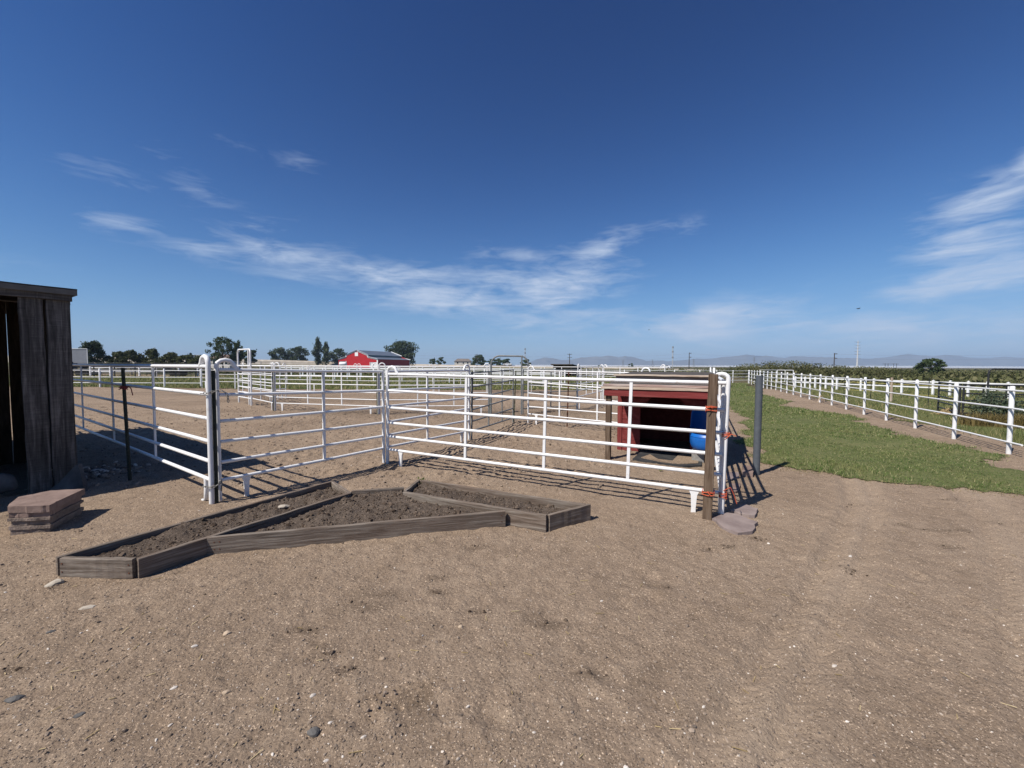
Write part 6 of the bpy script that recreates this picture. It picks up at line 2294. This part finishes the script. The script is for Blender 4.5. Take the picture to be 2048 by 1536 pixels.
up_pts = []
for (px, D, yt, ar, lab) in ((954, 240, 708, True, 'dark utility pole in front of the round trees right of the barn'), (1139, 235, 707, True, 'utility pole with two cross arms above the field shelter'),
                             (1378, 225, 705, False, 'dark utility pole above the roof of the hut'), (1668, 200, 706, False, 'dark utility pole standing above the thicket at right')):
    p, h = utility_pole(lab, px, D, yt, ar)
    if not ar:
        r_ = [o for o in bpy.data.objects if o.get('label') == lab][0]
        for z in (h - 0.4, h - 2.6):
            MB().bar(p + Vector((-0.1, -0.2, z)), p + Vector((0.9, -0.6, z)), 0.16, 0.3).build('cross_arm', 'pole_wood', r_)
    up_pts.append((p, h))
for k, lab in ((0.6, 'upper power line between the utility poles'), (2.5, 'lower power line between the utility poles')):
    pts = []
    seq = [(at(560, 262), 11.0)] + up_pts + [(at(2300, 170), 9.5)]
    for (p, h), (q, g_) in zip(seq[:-1], seq[1:]):
        for t in np.linspace(0, 1, 9)[:-1]:
            m = p.lerp(q, t)
            m.z = (h - k) * (1 - t) + (g_ - k) * t - 1.3 * 4 * t * (1 - t)
            pts.append(m)
    tag(MB().tube(pts, 0.016, 4).build('power_line', 'lattice', None, origin=pts[0]), lab, 'power line', 'power lines')


def monopole(label, px, D, ytop, mat='pole_steel'):
    p = at(px, D)
    h = up(p, ytop)
    root = thing('transmission_pole', label, 'pylon', p)
    MB().tube([p + ZV * -0.5, p + ZV * h * 0.4, p + ZV * h], [0.75, 0.5, 0.22], 10).build('shaft', mat, root)
    for z, s in ((0.93, 1), (0.82, -1), (0.72, 1), (0.60, -1), (0.5, 1)):
        for sg in (-1, 1):
            MB().tube([p + ZV * h * z, p + Vector((sg * 2.6, 0, h * z + 0.6))], [0.14, 0.07], 6).build('arm', 'lattice', root)


monopole('pale steel transmission pole with paired arms at right', 1714, 330, 681)


def mast(label, px, D, ytop, mat, w0=0.5):
    p = at(px, D); h = up(p, ytop)
    root = thing('radio_mast', label, 'mast', p)
    for k in range(3):
        a = 2 * math.pi * k / 3
        o = Vector((math.cos(a) * w0, math.sin(a) * w0, 0))
        MB().tube([p + o + ZV * -0.4, p + o + ZV * h], 0.15, 5).build('leg', mat, root)
    zz = MB()
    k = 0; z = 0.0
    while z < h - 1.5:
        a0, a1_ = 2 * math.pi * k / 3, 2 * math.pi * (k + 1) / 3
        zz.tube([p + Vector((math.cos(a0) * w0, math.sin(a0) * w0, z)), p + Vector((math.cos(a1_) * w0, math.sin(a1_) * w0, z + 1.2))], 0.045, 4)
        z += 1.2; k += 1
    kind(zz.build('bracing', mat, root), 'stuff')
    for t in (0.45, 0.72, 0.93):
        MB().abox(p.x - 0.7, p.x + 0.7, p.y - 0.3, p.y + 0.3, h * t, h * t + 1.6).build('antenna', 'lattice', root)


mast('slim pale radio mast left of the utility pole above the hut', 1345, 420, 693, 'pole_steel')
mast('slim grey radio mast behind the grey bowed gate', 1050, 430, 697, 'pole_steel')


def pylon(label, px, D, ytop, w=3.0):
    p = at(px, D); h = up(p, ytop)
    root = thing('pylon', label, 'pylon', p, 'distant lattice pylons')
    for sx_, sy_ in ((-1, -1), (1, -1), (1, 1), (-1, 1)):
        MB().tube([p + Vector((sx_ * w, sy_ * w, -0.5)), p + Vector((sx_ * w * 0.25, sy_ * w * 0.25, h * 0.62)), p + Vector((0, 0, h))], 0.22, 4).build('leg', 'lattice', root)
    for z in (0.66, 0.80, 0.92):
        MB().bar(p + Vector((-w * 1.6, 0, h * z)), p + Vector((w * 1.6, 0, h * z)), 0.3, 0.35).build('cross_arm', 'lattice', root)
    br = MB()
    for i in range(5):
        z0, z1 = h * 0.62 * i / 5, h * 0.62 * (i + 1) / 5
        w0, w1 = w * (1 - 0.75 * i / 5), w * (1 - 0.75 * (i + 1) / 5)
        br.tube([p + Vector((-w0, -w0, z0)), p + Vector((w1, -w1, z1))], 0.12, 4)
        br.tube([p + Vector((w0, -w0, z0)), p + Vector((-w1, -w1, z1))], 0.12, 4)
    kind(br.build('bracing', 'lattice', root), 'stuff')


pylon('faint lattice pylon left of the lone bush before the mountains', 1246, 1150, 719)
pylon('faint lattice pylon between the bush and the pale radio mast', 1305, 1200, 719)
pylon('faint lattice pylon just right of the utility pole above the hut', 1387, 1200, 717)
pylon('faint lattice pylon above the left end of the thicket', 1508, 1100, 713)


def h_frame(label, px, D, ytop):
    p = at(px, D); h = up(p, ytop)
    root = thing('power_pylon', label, 'pylon', p, 'distant wooden power frames')
    for s in (-2.2, 2.2):
        MB().tube([p + Vector((s, 0, -0.5)), p + Vector((s, 0, h))], 0.28, 5).build('pole', 'pole_wood', root)
    MB().bar(p + Vector((-6, 0, h - 0.7)), p + Vector((6, 0, h - 0.7)), 0.3, 0.4).build('cross_arm', 'pole_wood', root)


h_frame('left one of two wooden power frames left of the round bush', 1773, 620, 727)
h_frame('right one of two wooden power frames left of the round bush', 1790, 640, 727)
h_frame('faint wooden power frame left of the pole above the thicket', 1617, 760, 727.5)
h_frame('second faint wooden power frame beside the pole above the thicket', 1636, 780, 727.8)

# houses far behind
def house(label, px, D, w, d_, h, roof_h, wall='house', roof='house_roof', z0=0.0):
    p = at(px, D, z0)
    root = thing('house', label, 'building', p)
    MB().abox(p.x - w / 2, p.x + w / 2, p.y, p.y + d_, z0 - 1, z0 + h).build('wall', wall, root)
    rf = MB()
    rf.add([(p.x - w / 2 - 0.5, p.y - 0.5, z0 + h), (p.x + w / 2 + 0.5, p.y - 0.5, z0 + h), (p.x + w / 2 + 0.5, p.y + d_ + 0.5, z0 + h), (p.x - w / 2 - 0.5, p.y + d_ + 0.5, z0 + h),
            (p.x - w / 2 + w * 0.15, p.y + d_ / 2, z0 + h + roof_h), (p.x + w / 2 - w * 0.15, p.y + d_ / 2, z0 + h + roof_h)], [(3, 2, 1, 0), (0, 1, 5, 4), (2, 3, 4, 5), (1, 2, 5), (3, 0, 4)])
    rf.build('roof', roof, root)
    for t in (-0.3, 0.05, 0.32):
        MB().abox(p.x + w * t - 0.5, p.x + w * t + 0.5, p.y - 0.06, p.y - 0.01, z0 + h * 0.35, z0 + h * 0.8).build('window', 'glass_dark', root)


house('low grey-roofed house beyond the highway left of the round trees', 925, 330, 13, 8, 2.8, 2.2, z0=2.0)
house('white flat building among the trees at far left', 381, 160, 4.2, 5, 5.1, 0.15, wall='barn_white', roof='pole_steel')
house('orange-roofed house partly hidden by the lone tree at left', 440, 150, 7, 6, 3.2, 1.5, roof='stone_red', z0=0.5)


# ------------------------------------------------------------------ trees and bushes
def tree(name, label, base, h, rx, ry, mat, n, leaf, lobes=14, trunk=0.22, z0=0.25, up_=False, group=None, seed=1, spread=0.30, gap=0.0, cat='tree'):
    rg = np.random.default_rng(seed)
    rr = random.Random(seed)
    b = Vector(base)
    root = thing(name, label, cat, b, group)
    tb = MB()
    tr = max(0.12, h * 0.022)
    tb.tube([b + ZV * -0.3, b + Vector((rr.uniform(-.2, .2), 0, h * 0.22)), b + Vector((rr.uniform(-.4, .4), 0, h * 0.5)), b + Vector((rr.uniform(-.5, .5), 0, h * 0.85))], [tr, tr * 0.8, tr * 0.5, tr * 0.12], 7)
    cen = []
    for i in range(lobes):
        t = (i + 0.5) / lobes
        if up_:       # upright poplar: lobes stacked along several leaders
            a = rr.uniform(0, 2 * math.pi); k = rr.uniform(0.0, 1.0)
            zz = h * (z0 + (0.93 - z0) * t)
            wd_ = (1 - 0.55 * abs(2 * t - 0.75)) * (1.0 if t < 0.8 else 0.55)
            cen.append((math.cos(a) * rx * k * wd_, math.sin(a) * ry * k * wd_, zz, rx * 0.34, h * 0.13))
        else:
            u_ = 1 - 2 * t
            an = i * 2.39996 + rr.uniform(-0.4, 0.4)
            q_ = math.sqrt(max(0, 1 - (max(u_, 0.0) if z0 < 0.2 else u_) ** 2)) * rr.uniform(0.45, 1.0)
            zz = h * (z0 + (1 - z0) * (0.5 + 0.42 * u_))
            cen.append((math.cos(an) * q_ * rx * 0.78, math.sin(an) * q_ * ry * 0.78, zz, rx * spread * rr.uniform(0.8, 1.25), h * spread * 0.42 * rr.uniform(0.8, 1.2)))
    for i, c_ in enumerate(cen):
        if i % 2 == 0:
            s = b + ZV * h * rr.uniform(0.18, 0.42)
            e = b + Vector(c_[:3])
            m = s.lerp(e, 0.5) + ZV * h * 0.05
            tb.tube([s, m, e], [tr * 0.4, tr * 0.25, tr * 0.07], 5)
    tb.build('trunk', 'bark', root)
    ca = np.array(cen)
    wts = ca[:, 3] ** 2; wts /= wts.sum()
    cid = rg.choice(len(ca), n, p=wts)
    dr = rg.normal(size=(n, 3)); dr /= np.linalg.norm(dr, axis=1, keepdims=True)
    rad = rg.uniform(0, 1, n) ** 0.45
    P_ = ca[cid, :3] + dr * rad[:, None] * np.stack([ca[cid, 3], ca[cid, 3] * ry / rx, ca[cid, 4] * (1.0)], 1)
    stray = rg.uniform(0, 1, n) < 0.08
    P_[stray] += rg.normal(size=(stray.sum(), 3)) * leaf * 0.9
    P_ += np.array(b)
    v__, f__ = leaf_arrays(P_, np.full(n, leaf), rng=rg, upbias=0.5 if up_ else 0.05)
    np_obj('crown', v__, f__, mat, root)
    return root


def tree_px(name, label, px, D, ytop, wpx, mat, n, leaf, base_z=0.0, **kw):
    p = at(px, D, base_z)
    h = up(p, ytop) - base_z
    rx = wpx / F * D / 2
    return tree(name, label, p, h, rx, rx * 0.9, mat, n, leaf, **kw)


GT = 'trees along the highway'
tree_px('elm_tree', 'loose spreading tree standing alone behind the chained corner', 446, 120, 672, 66, 'leaf_b', 3600, 0.21, lobes=46, seed=3, z0=0.15, spread=0.17)
tree_px('elm_tree', 'small tree leaning on the right side of the lone loose tree', 476, 125, 683, 26, 'leaf_b', 1200, 0.26, lobes=9, seed=4, z0=0.3)
tree_px('elm_tree', 'round dark tree seen through the tall white bowed gate', 500, 190, 700, 36, 'leaf_a', 1500, 0.42, lobes=10, seed=5)
tree_px('cottonwood_tree', 'dark round tree at the left end of the clump left of the poplars', 560, 270, 695, 46, 'leaf_a', 2600, 0.50, base_z=1.0, seed=6, lobes=22, z0=0.0, group=GT)
tree_px('cottonwood_tree', 'dark round tree at the right end of the clump left of the poplars', 595, 272, 692.5, 52, 'leaf_a', 2800, 0.50, base_z=1.0, seed=7, lobes=22, z0=0.0, group=GT)
tree_px('poplar_tree', 'tallest upright poplar left of the red barn', 636, 265, 674.5, 24, 'leaf_a', 3000, 0.42, base_z=1.5, up_=True, lobes=34, seed=8, z0=0.08, group=GT)
tree_px('poplar_tree', 'shorter upright poplar right beside the tallest one', 652, 262, 684, 20, 'leaf_a', 2000, 0.42, base_z=1.5, up_=True, lobes=26, seed=9, z0=0.08, group=GT)
tree_px('cottonwood_tree', 'round tree left of the barn between poplars and gable', 675, 275, 697, 46, 'leaf_a', 2400, 0.46, base_z=1.0, seed=10, lobes=20, z0=0.0, group=GT)
tree_px('cottonwood_tree', 'largest broad tree behind the right end of the red barn', 803, 262, 681.5, 74, 'leaf_a', 6500, 0.48, base_z=1.0, seed=11, lobes=44, z0=0.02, group=GT)
tree_px('cottonwood_tree', 'small dark tree right of the barn, the lower one of a pair', 866, 300, 717, 20, 'leaf_b', 900, 0.45, base_z=1.5, z0=0.0, seed=12, lobes=8, group=GT)
tree_px('cottonwood_tree', 'small dark tree right of the barn, the taller one of a pair', 882, 300, 713.5, 20, 'leaf_b', 1000, 0.45, base_z=1.5, z0=0.0, seed=13, lobes=8, group=GT)
tree_px('cottonwood_tree', 'round dark tree beside the utility pole left of the grey bowed gate', 958, 300, 709.5, 34, 'leaf_b', 2400, 0.42, base_z=1.0, z0=0.0, seed=14, lobes=14, group=GT)
tree_px('cottonwood_tree', 'wide dark tree seen through the grey bowed gate', 992, 305, 717, 36, 'leaf_b', 1900, 0.42, base_z=1.0, z0=0.0, seed=15, lobes=12, group=GT)
tree_px('cottonwood_tree', 'dark tree behind the white pickup truck', 1012, 306, 717.5, 28, 'leaf_b', 1500, 0.42, base_z=1.0, z0=0.0, seed=16, lobes=10, group=GT)
tree_px('cottonwood_tree', 'small round tree at the right leg of the grey bowed gate', 1051, 300, 718.5, 26, 'leaf_b', 1300, 0.40, base_z=0.5, z0=0.0, seed=17, lobes=10, group=GT)
tree_px('elm_tree', 'dark tree directly behind the grey box trailer', 188, 88, 682, 60, 'leaf_a', 3400, 0.20, lobes=24, seed=18, z0=0.15, spread=0.26)
GH = 'row of trees at the left'
for i, (px, yt, w_, D, lab) in enumerate(((236, 703, 46, 100, 'olive tree right of the dark tree behind the trailer'), (262, 700, 44, 104, 'olive tree with squarish top in the row at left'),
                                          (301, 698, 44, 106, 'tallest olive tree in the middle of the row at left'), (338, 706, 50, 104, 'low olive tree right of the tallest in the row'),
                                          (372, 709, 46, 100, 'low olive tree below the white flat building'), (402, 711, 40, 98, 'last low olive tree before the lone loose tree'))):
    tree_px('olive_tree', lab, px, D, yt, w_, 'leaf_c', 2200, 0.24, seed=30 + i, lobes=14, z0=0.05, group=GH, spread=0.34)
tree_px('round_bush', 'big round dark green bush standing alone at the far right', 1862, 78, 716.5, 54, 'leaf_b', 4200, 0.13, seed=50, lobes=26, z0=0.02, spread=0.26, cat='bush')
tree_px('round_bush', 'small dark bush alone on the plain above the left of the hut', 1262, 330, 726.5, 13, 'leaf_b', 500, 0.35, seed=51, lobes=6, z0=0.02, cat='bush')
tree_px('round_bush', 'tiny dark bush on the plain left of the small lone bush', 1199, 330, 729.5, 8, 'leaf_b', 300, 0.30, seed=52, lobes=5, z0=0.02, cat='bush')

GS = 'shrubs of the thicket beyond the lawn'
shr = [(1478, 736, 60, 62), (1500, 731, 56, 58), (1522, 728, 60, 60), (1547, 725.5, 62, 60), (1572, 725, 60, 60), (1597, 727, 60, 58), (1622, 730, 60, 58), (1648, 733, 60, 56),
       (1676, 735, 60, 54), (1704, 736, 62, 54), (1735, 737, 60, 52), (1764, 738, 60, 56), (1800, 741, 70, 52), (1900, 745, 70, 50), (1950, 747, 70, 52), (2005, 748, 70, 48), (2050, 747, 60, 46)]
words = ['leftmost', 'second from left', 'third from left', 'fourth from left, highest', 'fifth from left', 'sixth from left', 'seventh from left', 'eighth from left', 'ninth from left, by the utility pole', 'tenth from left', 'below the steel transmission pole', 'below the left power frame', 'left of the big round bush', 'right of the big round bush', 'left of the black bowed gate', 'behind the black bowed gate', 'at the right picture edge']
for i, (px, yt, w_, D) in enumerate(shr):
    p = at(px, D)
    h = max(0.6, up(p, yt) + 0.12)
    leafy('shrub', f'olive green shrub of the thicket, {words[i]}', 'shrub', p, 1500, w_ / F * D / 2 * 1.1, 1.6, h, 0.085, 'sage' if i % 3 else 'leaf_c', GS, stems=5)

# low scrub covering the plain: nobody could count it
def scrub(name, label, n, y0, y1, pw, a0, a1, size, hgt, mat):
    y = y0 + (y1 - y0) * RNG.uniform(0, 1, n) ** pw
    x = RNG.uniform(a0, a1, n) * y
    m = 26
    s = RNG.uniform(0.6, 1.3, n) * hgt
    P_ = np.repeat(np.stack([x, y, np.full(n, -0.08)], 1), m, 0)
    ss = np.repeat(s, m)
    o_ = RNG.normal(size=(n * m, 3)) * np.stack([ss * 0.75, ss * 0.75, ss * 0.32], 1)
    o_[:, 2] = np.abs(o_[:, 2]) + 0.05
    o_[:, 2] = np.minimum(o_[:, 2], ss)
    v__, f__ = leaf_arrays(P_ + o_, ss * size)
    o = kind(np_obj(name, v__, f__, mat), 'stuff')
    o['label'] = label


scrub('sagebrush', 'low grey-green sagebrush between the pasture and the thicket', 1000, 33, 62, 1.0, 0.60, 1.5, 0.22, 0.75, 'sage')
scrub('scrub', 'low scrub scattered over the far plain at right', 2600, 62, 420, 1.8, 0.30, 1.5, 0.30, 0.75, 'sage')
scrub('field_weeds', 'weeds along the bank below the highway', 900, 62, 125, 1.0, -0.9, 0.25, 0.28, 0.7, 'leaf_c')


# two birds far off in the sky
def bird(label, px, py, D, span):
    d = px_dir(px, py).normalized()
    c_ = Vector((0, 0, EYE)) + d * D
    root = thing('bird', label, 'bird', c_, 'birds in the sky')
    MB().tube([c_ + Vector((-span * 0.22, 0, 0)), c_ + Vector((-span * 0.1, 0, 0.02)), c_ + Vector((span * 0.08, 0, 0.03)), c_ + Vector((span * 0.24, 0, 0.05))], [0.01, span * 0.07, span * 0.06, 0.012], 6).build('body', 'bird', root)
    for s in (-1, 1):
        MB().slab([c_ + Vector((-0.08 * span, 0, 0.02)), c_ + Vector((0.10 * span, 0, 0.03)), c_ + Vector((0.06 * span, s * 0.25 * span, 0.2 * span)), c_ + Vector((-0.02 * span, s * 0.5 * span, 0.12 * span)), c_ + Vector((-0.08 * span, s * 0.25 * span, 0.18 * span))], Vector((0, 0, 0.012))).build('wing', 'bird', root)


bird('dark bird flying above the steel transmission pole', 1717, 618, 95, 0.9)
bird('tiny bird flying low above the hut', 1298, 660, 150, 0.9)

# ------------------------------------------------------------------ haze that lets the mountains fade to blue
def make_haze():
    mb = MB()
    mb.abox(-12500, 12500, -450, 7600, -4.0, 190.0)
    o = mb.build('haze', None)
    mt = bpy.data.materials.new('haze_air')
    mt.use_nodes = True
    N, L = mt.node_tree.nodes, mt.node_tree.links
    N.clear()
    out = N.new('ShaderNodeOutputMaterial')
    pv = N.new('ShaderNodeVolumePrincipled')
    pv.inputs['Color'].default_value = (0.55, 0.72, 0.95, 1)
    pv.inputs['Density'].default_value = 0.00017
    pv.inputs['Anisotropy'].default_value = 0.0
    L.new(pv.outputs[0], out.inputs['Volume'])
    o.data.materials.append(mt)
    kind(o, 'stuff')
    o['label'] = 'thin blue haze over the plain'


make_haze()
